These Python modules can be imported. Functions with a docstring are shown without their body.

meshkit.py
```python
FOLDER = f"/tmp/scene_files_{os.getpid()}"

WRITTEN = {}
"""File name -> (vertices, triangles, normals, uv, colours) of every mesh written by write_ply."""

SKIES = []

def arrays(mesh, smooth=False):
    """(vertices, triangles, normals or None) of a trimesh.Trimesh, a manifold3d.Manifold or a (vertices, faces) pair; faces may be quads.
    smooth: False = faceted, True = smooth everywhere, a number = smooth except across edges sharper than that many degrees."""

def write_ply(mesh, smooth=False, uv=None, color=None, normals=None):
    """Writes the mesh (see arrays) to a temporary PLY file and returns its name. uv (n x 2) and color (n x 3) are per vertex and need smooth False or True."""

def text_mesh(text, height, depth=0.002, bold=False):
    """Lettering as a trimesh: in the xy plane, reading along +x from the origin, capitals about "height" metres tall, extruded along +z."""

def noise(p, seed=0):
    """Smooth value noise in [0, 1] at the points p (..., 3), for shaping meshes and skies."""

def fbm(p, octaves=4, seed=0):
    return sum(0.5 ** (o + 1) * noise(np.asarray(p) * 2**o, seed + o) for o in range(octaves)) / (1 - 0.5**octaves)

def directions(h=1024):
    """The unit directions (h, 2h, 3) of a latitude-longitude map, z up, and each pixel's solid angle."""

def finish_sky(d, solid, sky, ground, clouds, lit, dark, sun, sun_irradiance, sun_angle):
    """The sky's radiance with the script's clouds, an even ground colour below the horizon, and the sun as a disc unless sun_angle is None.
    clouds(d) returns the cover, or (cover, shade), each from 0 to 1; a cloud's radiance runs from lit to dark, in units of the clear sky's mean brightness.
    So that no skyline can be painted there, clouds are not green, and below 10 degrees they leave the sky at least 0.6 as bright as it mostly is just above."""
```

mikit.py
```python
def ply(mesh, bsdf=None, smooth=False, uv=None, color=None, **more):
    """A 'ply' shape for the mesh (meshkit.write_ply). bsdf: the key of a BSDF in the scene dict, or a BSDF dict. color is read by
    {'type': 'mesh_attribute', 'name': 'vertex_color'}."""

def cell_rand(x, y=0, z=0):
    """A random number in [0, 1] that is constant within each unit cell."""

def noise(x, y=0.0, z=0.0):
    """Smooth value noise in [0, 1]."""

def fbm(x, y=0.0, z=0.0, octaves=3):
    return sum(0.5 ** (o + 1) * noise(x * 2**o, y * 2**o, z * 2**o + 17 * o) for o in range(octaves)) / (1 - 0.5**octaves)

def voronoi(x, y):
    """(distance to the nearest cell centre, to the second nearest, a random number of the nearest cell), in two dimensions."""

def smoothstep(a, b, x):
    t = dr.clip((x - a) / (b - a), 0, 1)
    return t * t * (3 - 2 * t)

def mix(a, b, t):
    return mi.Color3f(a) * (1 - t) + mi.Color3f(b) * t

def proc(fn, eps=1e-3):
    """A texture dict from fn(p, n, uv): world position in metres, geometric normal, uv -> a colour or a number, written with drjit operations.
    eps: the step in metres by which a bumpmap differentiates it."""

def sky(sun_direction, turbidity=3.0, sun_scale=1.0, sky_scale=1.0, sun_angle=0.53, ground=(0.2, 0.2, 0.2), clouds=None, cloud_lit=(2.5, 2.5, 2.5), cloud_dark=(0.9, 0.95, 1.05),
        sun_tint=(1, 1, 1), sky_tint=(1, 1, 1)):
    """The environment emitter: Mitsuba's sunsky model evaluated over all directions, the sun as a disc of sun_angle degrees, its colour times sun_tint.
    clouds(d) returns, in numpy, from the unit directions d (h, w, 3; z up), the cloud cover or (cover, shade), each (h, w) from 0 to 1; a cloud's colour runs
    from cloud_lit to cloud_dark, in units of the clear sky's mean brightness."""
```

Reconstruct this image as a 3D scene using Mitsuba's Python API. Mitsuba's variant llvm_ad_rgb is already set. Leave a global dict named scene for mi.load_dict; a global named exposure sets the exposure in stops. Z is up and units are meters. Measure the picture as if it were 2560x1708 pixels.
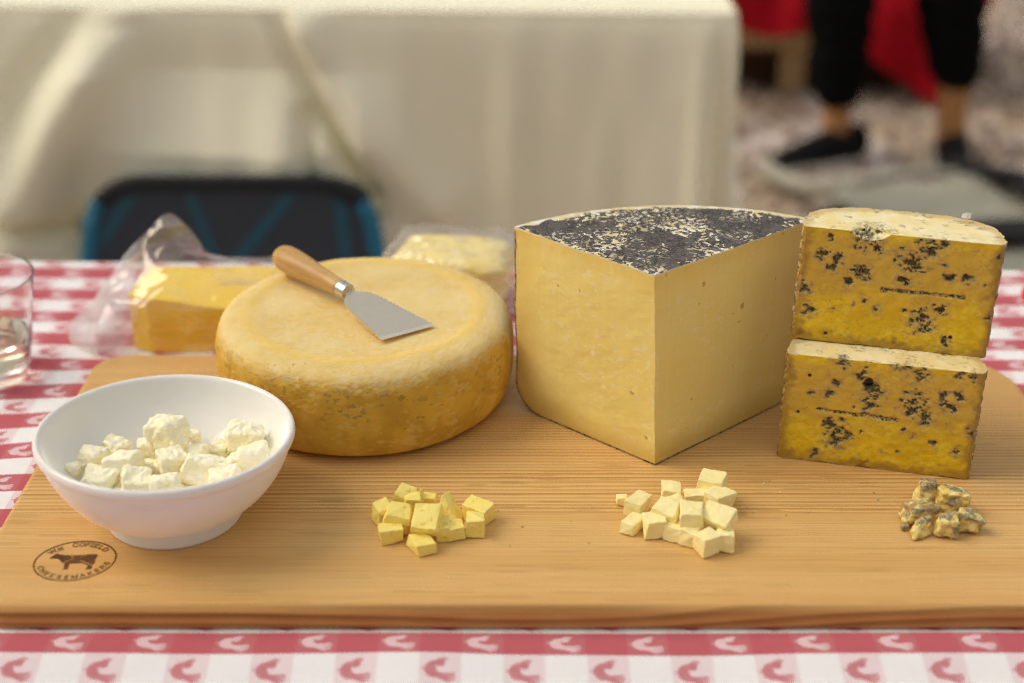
import math, random
import numpy as np
import trimesh, manifold3d as m3
import drjit as dr
import mitsuba as mi
import mikit, meshkit
from mikit import proc, noise, fbm, smoothstep, mix, cell_rand, voronoi
from shapely.geometry import Polygon, Point, MultiPoint, LineString, box as sbox
from shapely import affinity

T = mi.ScalarTransform4f
scene, labels = {}, {}

# ------------------------------------------------------------------ camera, light, exposure
PITCH = math.radians(26.3)
CAM = [0.0, 0.0, 1.295]
scene['camera'] = {
    'type': 'thinlens', 'fov': 39.6, 'fov_axis': 'x',
    'aperture_radius': 0.0086, 'focus_distance': 0.992,
    'near_clip': 0.05, 'far_clip': 200.0,
    'to_world': T().look_at(origin=CAM, target=[0.0, math.cos(PITCH), CAM[2] - math.sin(PITCH)], up=[0, 0, 1]),
}
scene['sky_light'] = mikit.sky([-0.66, 0.06, 0.66], turbidity=3, sun_scale=0.3, sun_angle=40,
                               clouds=lambda d: (np.ones(d.shape[:2]), 1 - np.clip(d[..., 2], 0, 1)),   # an even overcast, a third as bright at the horizon
                               cloud_lit=(1.32, 1.37, 1.46), cloud_dark=(0.50, 0.43, 0.33), ground=(0.32, 0.25, 0.16), sun_tint=(0.94, 1.0, 1.08))
exposure = 2.48

ZT, ZB = 0.741, 0.762        # cloth on the table, top of the board
rng = np.random.default_rng(7)
random.seed(7)


# ------------------------------------------------------------------ helpers
def add(key, mesh, bsdf, smooth=30, **kw):
    scene[key] = mikit.ply(mesh, bsdf, smooth=smooth, **kw)
    return key


def tag(key, label=None, category=None, group=None, kind=None):
    d = {}
    if label: d['label'] = label
    if category: d['category'] = category
    if group: d['group'] = group
    if kind: d['kind'] = kind
    labels[key] = d


def man(mesh):
    return m3.Manifold(m3.Mesh(np.asarray(mesh.vertices, np.float32), np.asarray(mesh.faces, np.uint32)))


def tm(m):
    q = m.to_mesh()
    return trimesh.Trimesh(np.array(q.vert_properties[:, :3], float), np.array(q.tri_verts), process=True)


def hull_spheres(pts, r, seg=10):
    return m3.Manifold.batch_hull([m3.Manifold.sphere(float(ri), seg).translate([float(c) for c in p])
                                   for p, ri in zip(pts, np.broadcast_to(r, len(pts)))])


def prism(poly, z0, z1):
    g = poly if isinstance(poly, Polygon) else Polygon(poly)
    cs = m3.CrossSection([np.array(g.exterior.coords)[:-1]] + [np.array(i.coords)[:-1] for i in g.interiors], m3.FillRule.EvenOdd)
    return m3.Manifold.extrude(cs, z1 - z0).translate([0, 0, z0])


def lathe(profile, n=96, closed=False):
    """Surface of revolution about z of a profile (r, z); poles where r is 0."""
    p = np.asarray(profile, float)
    a = np.arange(n) * 2 * np.pi / n
    v = np.stack([p[:, None, 0] * np.cos(a), p[:, None, 0] * np.sin(a), np.repeat(p[:, None, 1], n, 1)], -1).reshape(-1, 3)
    m = len(p)
    rows = m if closed else m - 1
    i, j = np.meshgrid(np.arange(rows), np.arange(n), indexing='ij')
    i2 = (i + 1) % m
    q = np.stack([i * n + j, i * n + (j + 1) % n, i2 * n + (j + 1) % n, i2 * n + j], -1).reshape(-1, 4)
    f = np.vstack([q[:, [0, 1, 2]], q[:, [0, 2, 3]]])
    t = trimesh.Trimesh(v, f, process=False)
    t.merge_vertices(); t.update_faces(t.nondegenerate_faces()); t.fix_normals()
    return t


def smooth_line(p, it=2):
    """Chaikin corner cutting of an open line, ends kept."""
    p = np.asarray(p, float)
    for _ in range(it):
        a, b = p[:-1] * .75 + p[1:] * .25, p[:-1] * .25 + p[1:] * .75
        mid = np.empty((2 * len(a), p.shape[1])); mid[0::2] = a; mid[1::2] = b
        p = np.vstack([p[:1], mid[1:-1], p[-1:]])
    return p


def resample(p, step):
    p = np.asarray(p, float)
    d = np.r_[0, np.cumsum(np.linalg.norm(np.diff(p, axis=0), axis=1))]
    s = np.linspace(0, d[-1], max(2, int(round(d[-1] / step))))
    return np.stack([np.interp(s, d, p[:, k]) for k in range(p.shape[1])], 1)


def grid_mesh(P):
    """Mesh of a (n, m, 3) grid of points and its (row, column) fractions."""
    n, m = P.shape[:2]
    i, j = np.meshgrid(np.arange(n - 1), np.arange(m - 1), indexing='ij')
    q = np.stack([i * m + j, (i + 1) * m + j, (i + 1) * m + j + 1, i * m + j + 1], -1).reshape(-1, 4)
    return trimesh.Trimesh(P.reshape(-1, 3), np.vstack([q[:, [0, 1, 2]], q[:, [0, 2, 3]]]), process=False)


def tube(pts, r, sides=10):
    import sys
    p = np.asarray(pts, float)
    t = np.gradient(p, axis=0); t /= np.linalg.norm(t, axis=1, keepdims=True) + 1e-12
    a = np.cross(t, np.where(np.abs(t[:, 2:]) < .9, [0, 0, 1.], [1., 0, 0])); a /= np.linalg.norm(a, axis=1, keepdims=True)
    b = np.cross(t, a); ang = np.arange(sides) * 2 * np.pi / sides
    rr = np.broadcast_to(r, (len(p),))[:, None, None]
    v = p[:, None] + rr * (np.cos(ang)[None, :, None] * a[:, None] + np.sin(ang)[None, :, None] * b[:, None])
    i, j = np.meshgrid(np.arange(len(p) - 1), np.arange(sides), indexing='ij')
    q = np.stack([i * sides + j, i * sides + (j + 1) % sides, (i + 1) * sides + (j + 1) % sides, (i + 1) * sides + j], -1).reshape(-1, 4)
    f = np.vstack([q[:, [0, 1, 2]], q[:, [0, 2, 3]]])
    c0, c1 = len(p) * sides, len(p) * sides + 1
    k = np.arange(sides)
    f = np.vstack([f, np.stack([k * 0 + c0, (k + 1) % sides, k], 1), np.stack([k * 0 + c1, (len(p) - 1) * sides + k, (len(p) - 1) * sides + (k + 1) % sides], 1)])
    t_ = trimesh.Trimesh(np.vstack([v.reshape(-1, 3), p[:1], p[-1:]]), f, process=False); t_.fix_normals()
    return t_


def rot(yaw=0, rx=0, ry=0):
    return (trimesh.transformations.euler_matrix(math.radians(rx), math.radians(ry), math.radians(yaw), 'sxyz'))[:3, :3]


def sstep(a, b, x):
    t = np.clip((x - a) / (b - a), 0, 1)
    return t * t * (3 - 2 * t)


def place(mesh, R=None, loc=(0, 0, 0)):
    v = np.asarray(mesh.vertices)
    if R is not None: v = v @ np.asarray(R).T
    mesh.vertices = v + np.asarray(loc)
    return mesh


def ncol(*c):
    return mi.Color3f(*c)


def rgb(*c):
    return {'type': 'rgb', 'value': list(c)}


def princ(key, color, rough=.5, spec=.5, two=True, **kw):
    b = {'type': 'principled', 'base_color': color if isinstance(color, dict) else rgb(*color), 'roughness': rough, 'specular': spec, **kw}
    scene[key] = {'type': 'twosided', 'bsdf': b} if two else b


def bumped(key, color, height, scale=1.0, rough=.5, spec=.4, **kw):
    scene[key] = {'type': 'twosided', 'bsdf': {'type': 'bumpmap', 'arbitrary': height, 'scale': scale,
                  'bsdf': {'type': 'principled', 'base_color': color if isinstance(color, dict) else rgb(*color), 'roughness': rough, 'specular': spec, **kw}}}


# ------------------------------------------------------------------ materials
JOINT = 0.8147


def wood_rear(p, n, uv):
    x, y = p.x, p.y
    yy = y + .005 * (noise(x * 2.2 + 7, y * 5) - .5) + .0010 * (noise(x * 9, y * 40, 3.) - .5)
    o = yy - JOINT
    q = o * 185 + 330 * o * dr.abs(o) + .8 * noise(y * 60, x * 1.2) + p.z * 90
    i = dr.floor(q); f = q - i
    r = cell_rand(i, 3)
    band = smoothstep(.15, .82, f) * (1 - smoothstep(.86, 1.0, f)) * (.42 + .62 * r)
    c = mix((.66, .42, .165), (.47, .24, .062), band)
    c = mix(c, (.56, .31, .10), .45 * smoothstep(.45, .75, fbm(x * 3, y * 18, 1.)))
    c = mix(c, (.36, .19, .06), .40 * smoothstep(.70, .82, noise(x * 40, y * 700)) * smoothstep(.5, .7, noise(x * 9, y * 30, 4.)))
    return c * (.93 + .14 * noise(x * 16, y * 900))


def wood_front(p, n, uv):
    x, y = p.x, p.y
    yy = y + .006 * (noise(x * 1.8 + 3, y * 6) - .5)
    q = yy * 330 + 2.2 * noise(y * 40, x * 1.5) + p.z * 60
    i = dr.floor(q); f = q - i
    band = smoothstep(.2, .8, f) * (1 - smoothstep(.82, 1.0, f)) * (.25 + .5 * cell_rand(i, 9))
    c = mix((.665, .42, .165), (.55, .31, .095), band)
    c = mix(c, (.60, .345, .115), .6 * smoothstep(.4, .7, noise(y * 55 + 1.5 * noise(x * 2, 4.), x * .7)))
    c = mix(c, (.44, .25, .08), .35 * smoothstep(.72, .84, noise(x * 30, y * 800)))
    sc = smoothstep(.975, .99, noise(x * 11 + y * 60, y * 240 - x * 30))
    c = mix(c, (.74, .52, .26), .35 * sc)
    # flat-sawn figure on the front edge
    e = smoothstep(.25, .75, -n.y)
    d = p.z * 130 + 3.2 * noise(x * 3.4 + 1, p.z * 20) + .5 * noise(x * 13, p.z * 60)
    g = d - dr.floor(d)
    fig = smoothstep(.1, .75, g) * (1 - smoothstep(.8, 1.0, g))
    ce = mix((.56, .31, .10), (.20, .072, .018), fig * (.25 + .55 * noise(x * 5, p.z * 90, 5.)))
    c = mix(c, ce, e)
    return c * (.94 + .12 * noise(x * 16, y * 900, p.z * 700))


scene['wood_rear_mat'] = {'type': 'twosided', 'bsdf': {'type': 'bumpmap', 'arbitrary': proc(lambda p, n, uv: .00006 * noise(p.x * 25, p.y * 1100), 3e-4), 'scale': 1.0,
    'bsdf': {'type': 'principled', 'base_color': proc(wood_rear), 'roughness': .46, 'specular': .22}}}
princ('wood_front_mat', proc(wood_front), .46, .22)
princ('burn_mat', proc(lambda p, n, uv: mix((.085, .035, .012), (.17, .075, .025), noise(p.x * 120, p.y * 900))), .7, .2)


def gingham(p, n, uv):
    x, y = uv.x, uv.y
    u = (x + .010 * (y - .69) + .2951 + .012575) / .0503
    v = (y - .6955) / .0472 + .25
    iu, iv = dr.floor(u), dr.floor(v)
    fu, fv = u - iu, v - iv
    A = smoothstep(.0, .02, fu) * (1 - smoothstep(.5, .52, fu))
    R = smoothstep(.0, .02, fv) * (1 - smoothstep(.5, .52, fv))
    lx = dr.select(fu < .5, fu * 2 - .5, fu * 2 - 1.5)
    ly = dr.select(fv < .5, fv * 2 - .5, fv * 2 - 1.5)

    lx, ly = lx * 1.14, ly * 1.14

    def disc(cx, cy, r): return dr.sqrt(dr.square(lx - cx) + dr.square(ly - cy)) - r

    def caps(ax, ay, bx, by, r):
        dx, dy = bx - ax, by - ay
        h = dr.clip(((lx - ax) * dx + (ly - ay) * dy) / (dx * dx + dy * dy), 0, 1)
        return dr.sqrt(dr.square(lx - ax - dx * h) + dr.square(ly - ay - dy * h)) - r
    body = dr.maximum(disc(-.10, .0, .30), -disc(.10, .06, .19))
    s = dr.minimum(body, disc(.02, .22, .135))
    for cap in ((.0, -.20, .40, -.13, .035), (.0, -.24, .42, -.24, .035), (.0, -.26, .38, -.36, .035), (-.05, -.26, .27, -.42, .035),
                (-.30, .02, -.47, .03, .022), (-.06, .30, .12, .40, .03), (.10, .27, .20, .37, .03)):
        s = dr.minimum(s, caps(*cap))
    bird = 1 - smoothstep(-.015, .02, s)
    wv = .96 + .08 * noise(x * 2600, y * 2600)
    hat = .5 + .5 * noise(x * 500, y * 900)
    white, red, pink, redl = ncol(.80, .79, .80), ncol(.485, .118, .140), ncol(.75, .63, .655), ncol(.50, .150, .172)
    cw = mix(white, mix(pink, mix((.48, .135, .160), (.57, .24, .27), hat), bird), A)
    cr = mix(mix(redl, mix((.74, .60, .62), (.68, .47, .50), hat), bird), red, A)
    return mix(cw, cr, R) * wv


bumped('gingham_mat', proc(gingham), proc(lambda p, n, uv: .00012 * noise(uv.x * 1300, uv.y * 1300) + .0012 * fbm(uv.x * 14, uv.y * 14), 4e-4), rough=.9, spec=.05)
bumped('linen_mat', proc(lambda p, n, uv: mix((.785, .765, .585), (.815, .80, .635), fbm(p.x * 9, p.y * 9, p.z * 9))), proc(lambda p, n, uv: .004 * fbm(p.x * 7, p.y * 7, p.z * 5), 2e-3), rough=.95, spec=.03)
princ('porcelain_mat', (.80, .79, .755), .10, .5, clearcoat=.3, clearcoat_gloss=.95)
bumped('curd_mat', proc(lambda p, n, uv: mix((.93, .84, .50), (.94, .915, .78), fbm(p.x * 160, p.y * 160, p.z * 160))),
       proc(lambda p, n, uv: .0009 * fbm(p.x * 500, p.y * 500, p.z * 500), 2e-4), rough=.42, spec=.35)


def wheel_rind(p, n, uv):
    x, y, z = p.x + .1137, p.y - .99, p.z
    r = dr.sqrt(x * x + y * y)
    a = fbm(p.x * 28, p.y * 28, z * 28, 3)
    w = .006 * noise(p.x * 90, p.y * 90, z * 90)
    b = fbm((p.x * .8 + p.y * .6 + w) * 260 + 5, (p.y * .8 - p.x * .6 + w) * 260, z * 260, 3)
    c = mix((.70, .50, .17), (.76, .59, .25), smoothstep(.30, .72, a))
    c = mix(c, (.79, .68, .43), .40 * smoothstep(.30, .74, .62 * b + .38 * fbm(p.x * 60, p.y * 85, z * 70 + 3, 2)))
    ring = smoothstep(.079, .087, r + .006 * (a - .5)) * (1 - smoothstep(.091, .099, r)) * smoothstep(.5, .9, n.z)
    c = mix(c, (.79, .55, .14), .55 * ring)
    side = 1 - smoothstep(.15, .85, n.z + .3 * (a - .5) + .3 * (b - .5))
    ang = dr.atan2(y, x)
    d = fbm(ang * 7, z * 45, 2., 3)
    cs = mix((.62, .385, .055), (.51, .30, .040), smoothstep(.35, .70, d))
    cs = mix(cs, (.66, .46, .12), .7 * smoothstep(.50, .66, .6 * b + .4 * fbm(ang * 10 + 3, z * 70, 7., 2)))
    cs = mix(cs, (.20, .12, .03), .55 * smoothstep(.54, .68, b) * smoothstep(.40, .65, fbm(ang * 8, z * 45, 11., 2)))
    c = mix(c, cs, side)
    sp = smoothstep(.86, .92, noise(p.x * 380, p.y * 380, z * 380)) * smoothstep(.60, .75, noise(p.x * 40, p.y * 40, z * 40 + 2))
    return mix(c, (.20, .14, .07), .5 * sp)


bumped('wheel_rind_mat', proc(wheel_rind), proc(lambda p, n, uv: .0007 * fbm(p.x * 460, p.y * 460, p.z * 460, 3), 2.0e-4), rough=.7, spec=.10)


def wedge_paste(p, n, uv):
    s = dr.select(n.x < 0, p.x * .7 - p.y * .7, p.x * .75 + p.y * .65)
    z = p.z
    c = mix((.82, .65, .19), (.85, .705, .26), fbm(s * 30, z * 30, 1., 3))
    a = fbm(s * 230 + 2.0 * noise(s * 120, z * 120), z * 420 + 2.0 * noise(s * 120 + 9, z * 120), dr.select(n.x < 0, 1., 8.), 3)
    fl = smoothstep(.58, .72, a) * smoothstep(.40, .66, fbm(s * 30, z * 26, 4., 2))
    c = mix(c, (.89, .78, .47), .50 * fl)
    ff, f2, w = voronoi(s * 62, z * 62 + dr.select(n.x < 0, 0., 31.))
    hole = (1 - smoothstep(.02 + .07 * cell_rand(w * 999), .04 + .13 * cell_rand(w * 999), ff + .10 * (noise(s * 700, z * 500) - .5))) * dr.select(w > .91, 1., 0.)
    c = mix(c, (.52, .29, .06), .8 * hole)
    cf, c2, w2 = voronoi(s * 190, z * 190 + 5)
    c = mix(c, (.88, .80, .58), .6 * (1 - smoothstep(.06, .16, cf)) * dr.select(w2 > .72, 1., 0.))
    # the paste dries darker towards the rind
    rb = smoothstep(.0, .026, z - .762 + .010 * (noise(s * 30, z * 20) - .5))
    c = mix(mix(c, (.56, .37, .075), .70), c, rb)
    c = mix(c, (.76, .53, .11), .45 * smoothstep(.893, .909, z + .006 * (noise(s * 40, z * 30, 9.) - .5)))
    c = c * (.988 + .024 * noise(s * 420, z * 12, 6.))
    cx, cy = .1226, .8195
    rr = dr.sqrt(dr.square(p.x - cx) + dr.square(p.y - cy))
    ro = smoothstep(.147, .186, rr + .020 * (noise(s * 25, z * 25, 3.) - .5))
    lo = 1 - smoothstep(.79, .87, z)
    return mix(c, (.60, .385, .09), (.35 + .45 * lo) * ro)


bumped('wedge_paste_mat', proc(wedge_paste), proc(lambda p, n, uv: .00030 * fbm((p.x - p.y) * 240, (p.x + p.y) * 240, p.z * 320, 3), 3e-4), rough=.42, spec=.22)


def wedge_rind(p, n, uv):
    z = p.z
    wx = .005 * (noise(p.x * 110, p.y * 110, 2.) - .5) + .001 * (noise(p.x * 420, p.y * 420, 2.) - .5)
    wy = .005 * (noise(p.x * 110, p.y * 110, 7.) - .5) + .001 * (noise(p.x * 420, p.y * 420, 7.) - .5)
    x, y = p.x + wx, p.y + wy
    a = fbm(x * 55, y * 55, 3., 3)
    b = fbm((x * .8 + y * .6) * 380, (y * .8 - x * .6) * 380, 5., 4)
    big = fbm(x * 22, y * 22, 6., 2)
    rr = dr.sqrt(dr.square(x - .1226) + dr.square(y - .8195))
    # bare near the cut edges
    dl = (x - .0961) * .668 + (y - .877) * .719
    dr_ = -(x - .0961) * .640 + (y - .877) * .768
    edge = 1 - smoothstep(.0, .010, dr.minimum(dl, dr_) + .008 * (a - .5))
    bare = smoothstep(.610, .650, .28 * a + .40 * b + .32 * big + .12 * edge)
    bare = dr.maximum(bare, smoothstep(.1825, .1855, rr + .004 * (b - .5)))
    spk = smoothstep(.64, .72, noise((x * .6 + y * .8) * 620, (y * .6 - x * .8) * 620)) * smoothstep(.42, .62, fbm(x * 60 + 9, y * 60, 8., 2))
    bare = dr.maximum(bare, .6 * spk)
    dust = smoothstep(.42, .70, fbm(x * 160, y * 160, 11., 3))
    fine = fbm(x * 1200, y * 1200, 2., 2)
    dark = mix((.046, .041, .040), (.135, .121, .115), smoothstep(.35, .75, fine))
    dark = mix(dark, (.20, .185, .17), .32 * dust)
    top = mix(dark, mix((.68, .60, .36), (.76, .72, .60), smoothstep(.4, .7, fbm(x * 130, y * 130, 9., 2))), bare)
    sc = mix((.085, .060, .030), (.30, .20, .08), smoothstep(.4, .6, fbm(x * 260, y * 260, z * 260, 2)))
    sc = mix(sc, (.74, .65, .40), smoothstep(.9075, .9095, z))
    return mix(sc, top, smoothstep(.5, .8, n.z))


bumped('wedge_rind_mat', proc(wedge_rind), proc(lambda p, n, uv: .0012 * fbm(p.x * 300, p.y * 300, p.z * 300, 3), 2.5e-4), rough=.75, spec=.2)
VC = {'type': 'mesh_attribute', 'name': 'vertex_color'}
princ('blue_paste_mat', VC, .40, .18)
princ('blue_rind_mat', VC, .85, .15)
princ('blue_piece_mat', VC, .5, .3)
bumped('yellow_cube_mat', proc(lambda p, n, uv: mix(mix((.85, .68, .14), (.87, .74, .24), fbm(p.x * 120, p.y * 120, p.z * 120)), (.70, .47, .05),
       .6 * smoothstep(.80, .86, noise(p.x * 420, p.y * 420, p.z * 420)))), proc(lambda p, n, uv: .0005 * fbm(p.x * 380, p.y * 380, p.z * 380), 2.5e-4), rough=.36, spec=.4)
bumped('pale_cube_mat', proc(lambda p, n, uv: mix((.88, .76, .31), (.90, .81, .45), fbm(p.x * 150, p.y * 150, p.z * 150))),
       proc(lambda p, n, uv: .0007 * fbm(p.x * 420, p.y * 420, p.z * 420), 2.5e-4), rough=.48, spec=.35)
princ('block_mat', (.88, .60, .02), .35, .4)
princ('wrapped_mat', proc(lambda p, n, uv: mix((.88, .67, .12), (.92, .81, .40), fbm(p.x * 60, p.y * 60, p.z * 60))), .5, .3)


def handle_wood(p, n, uv):
    # grain along the handle (direction .66, -.75)
    s = p.x * .666 - p.y * .746
    t = p.x * .746 + p.y * .666
    g = fbm(s * 22, t * 260, p.z * 260, 3)
    return mix(mix((.56, .34, .125), (.45, .245, .07), smoothstep(.3, .75, g)), (.38, .19, .055), .35 * smoothstep(.6, .75, fbm(s * 40, t * 130, p.z * 130 + 4, 2)))


princ('handle_mat', proc(handle_wood), .38, .4)
scene['steel_mat'] = {'type': 'twosided', 'bsdf': {'type': 'roughconductor', 'material': 'none', 'specular_reflectance': proc(lambda p, n, uv: mix((.84, .74, .58), (.93, .84, .68), fbm(p.x * 60 + p.y * 500, p.y * 60 - p.x * 500, 2., 3))), 'alpha': .22}}  # warm tint stands in for beige surroundings mirrored in the blade
scene['ferrule_mat'] = {'type': 'twosided', 'bsdf': {'type': 'roughconductor', 'material': 'none', 'specular_reflectance': rgb(.72, .71, .69), 'alpha': .14}}
scene['film_mat'] = {'type': 'blendbsdf', 'weight': proc(lambda p, n, uv: .045 + .36 * (1 - smoothstep(-.335, -.318, p.x)) * (.5 + noise(p.x * 70, p.y * 70, p.z * 40)) + .10 * smoothstep(.6, .75, noise(p.x * 60 + p.z * 40, p.y * 60, p.z * 25))), 'a': {'type': 'thindielectric', 'int_ior': 1.5},
                     'b': {'type': 'twosided', 'bsdf': {'type': 'roughplastic', 'diffuse_reflectance': rgb(.80, .77, .80), 'alpha': .15}}}
scene['glass_mat'] = {'type': 'dielectric', 'int_ior': 1.5, 'ext_ior': 1.0}
scene['drink_mat'] = {'type': 'dielectric', 'int_ior': 1.33, 'ext_ior': 1.0, 'specular_transmittance': rgb(.99, .96, .82)}
princ('case_fabric_mat', proc(lambda p, n, uv: mix((.038, .047, .062), (.058, .070, .090), fbm(p.x * 200, p.y * 200, p.z * 200))), .8, .12)
princ('case_stripe_mat', (.016, .095, .145), .6, .3)
princ('case_shaded_piping_mat', (.012, .014, .016), .7, .3)  # black for the shaded top run of the blue piping
princ('case_piping_mat', (.004, .15, .27), .45, .4)
princ('trouser_mat', proc(lambda p, n, uv: mix((.0035, .004, .004), (.007, .008, .008), fbm(p.x * 40, p.y * 40, p.z * 25))), .95, .03)
princ('skin_mat', (.42, .20, .075), .55, .3)
princ('shoe_mat', (.006, .006, .007), .7, .12)
princ('sole_mat', (.55, .52, .46), .8, .2)
princ('red_cloth_mat', proc(lambda p, n, uv: mix((.34, .004, .012), (.42, .008, .018), fbm(p.x * 8, p.y * 8, p.z * 5))), .85, .1)
princ('pale_wood_mat', proc(lambda p, n, uv: mix((.50, .35, .19), (.42, .28, .14), fbm(p.x * 6, p.y * 60, p.z * 60))), .7, .2)
princ('bench_shade_mat', (.055, .026, .014), .8, .2)
princ('duffel_mat', proc(lambda p, n, uv: mix((.27, .265, .21), (.33, .32, .26), fbm(p.x * 20, p.y * 20, p.z * 20))), .8, .2)
princ('duffel_trim_mat', (.36, .345, .28), .7, .2)
princ('strap_shade_mat', (.018, .018, .018), .8, .2)
princ('red_plastic_mat', (.62, .012, .016), .3, .5)
princ('stalk_mat', (.07, .13, .03), .7, .2)
princ('paper_mat', (.80, .79, .77), .9, .1)
bumped('ground_mat', proc(lambda p, n, uv: mix(mix((.50, .40, .29), (.36, .275, .205), smoothstep(.40, .68, fbm(p.x * 1.6, p.y * 1.6, 1., 3))), (.55, .48, .45), .8 * smoothstep(.52, .66, fbm(p.x * 3.1 + 5, p.y * 3.1, 2., 3)))
       * (.7 + .6 * noise(p.x * 55, p.y * 55))), proc(lambda p, n, uv: .02 * noise(p.x * 50, p.y * 50), 3e-3), rough=.95, spec=.1)
princ('pebble_mat', proc(lambda p, n, uv: mix((.22, .15, .11), (.66, .58, .53), dr.square(cell_rand(dr.floor(p.x * 25), dr.floor(p.y * 25))))), .85, .2)
princ('crumb_mat', proc(lambda p, n, uv: mix((.34, .25, .12), (.84, .78, .62), cell_rand(dr.floor(p.x * 130), dr.floor(p.y * 130)))), .8, .2)

# ------------------------------------------------------------------ setting: ground
g = trimesh.Trimesh([[-90, -90, 0], [90, -90, 0], [90, 90, 0], [-90, 90, 0]], [[0, 1, 2], [0, 2, 3]], process=False)
add('ground', g, 'ground_mat', smooth=False)
tag('ground', 'pinkish beige gravel ground', None, kind='structure')


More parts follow.
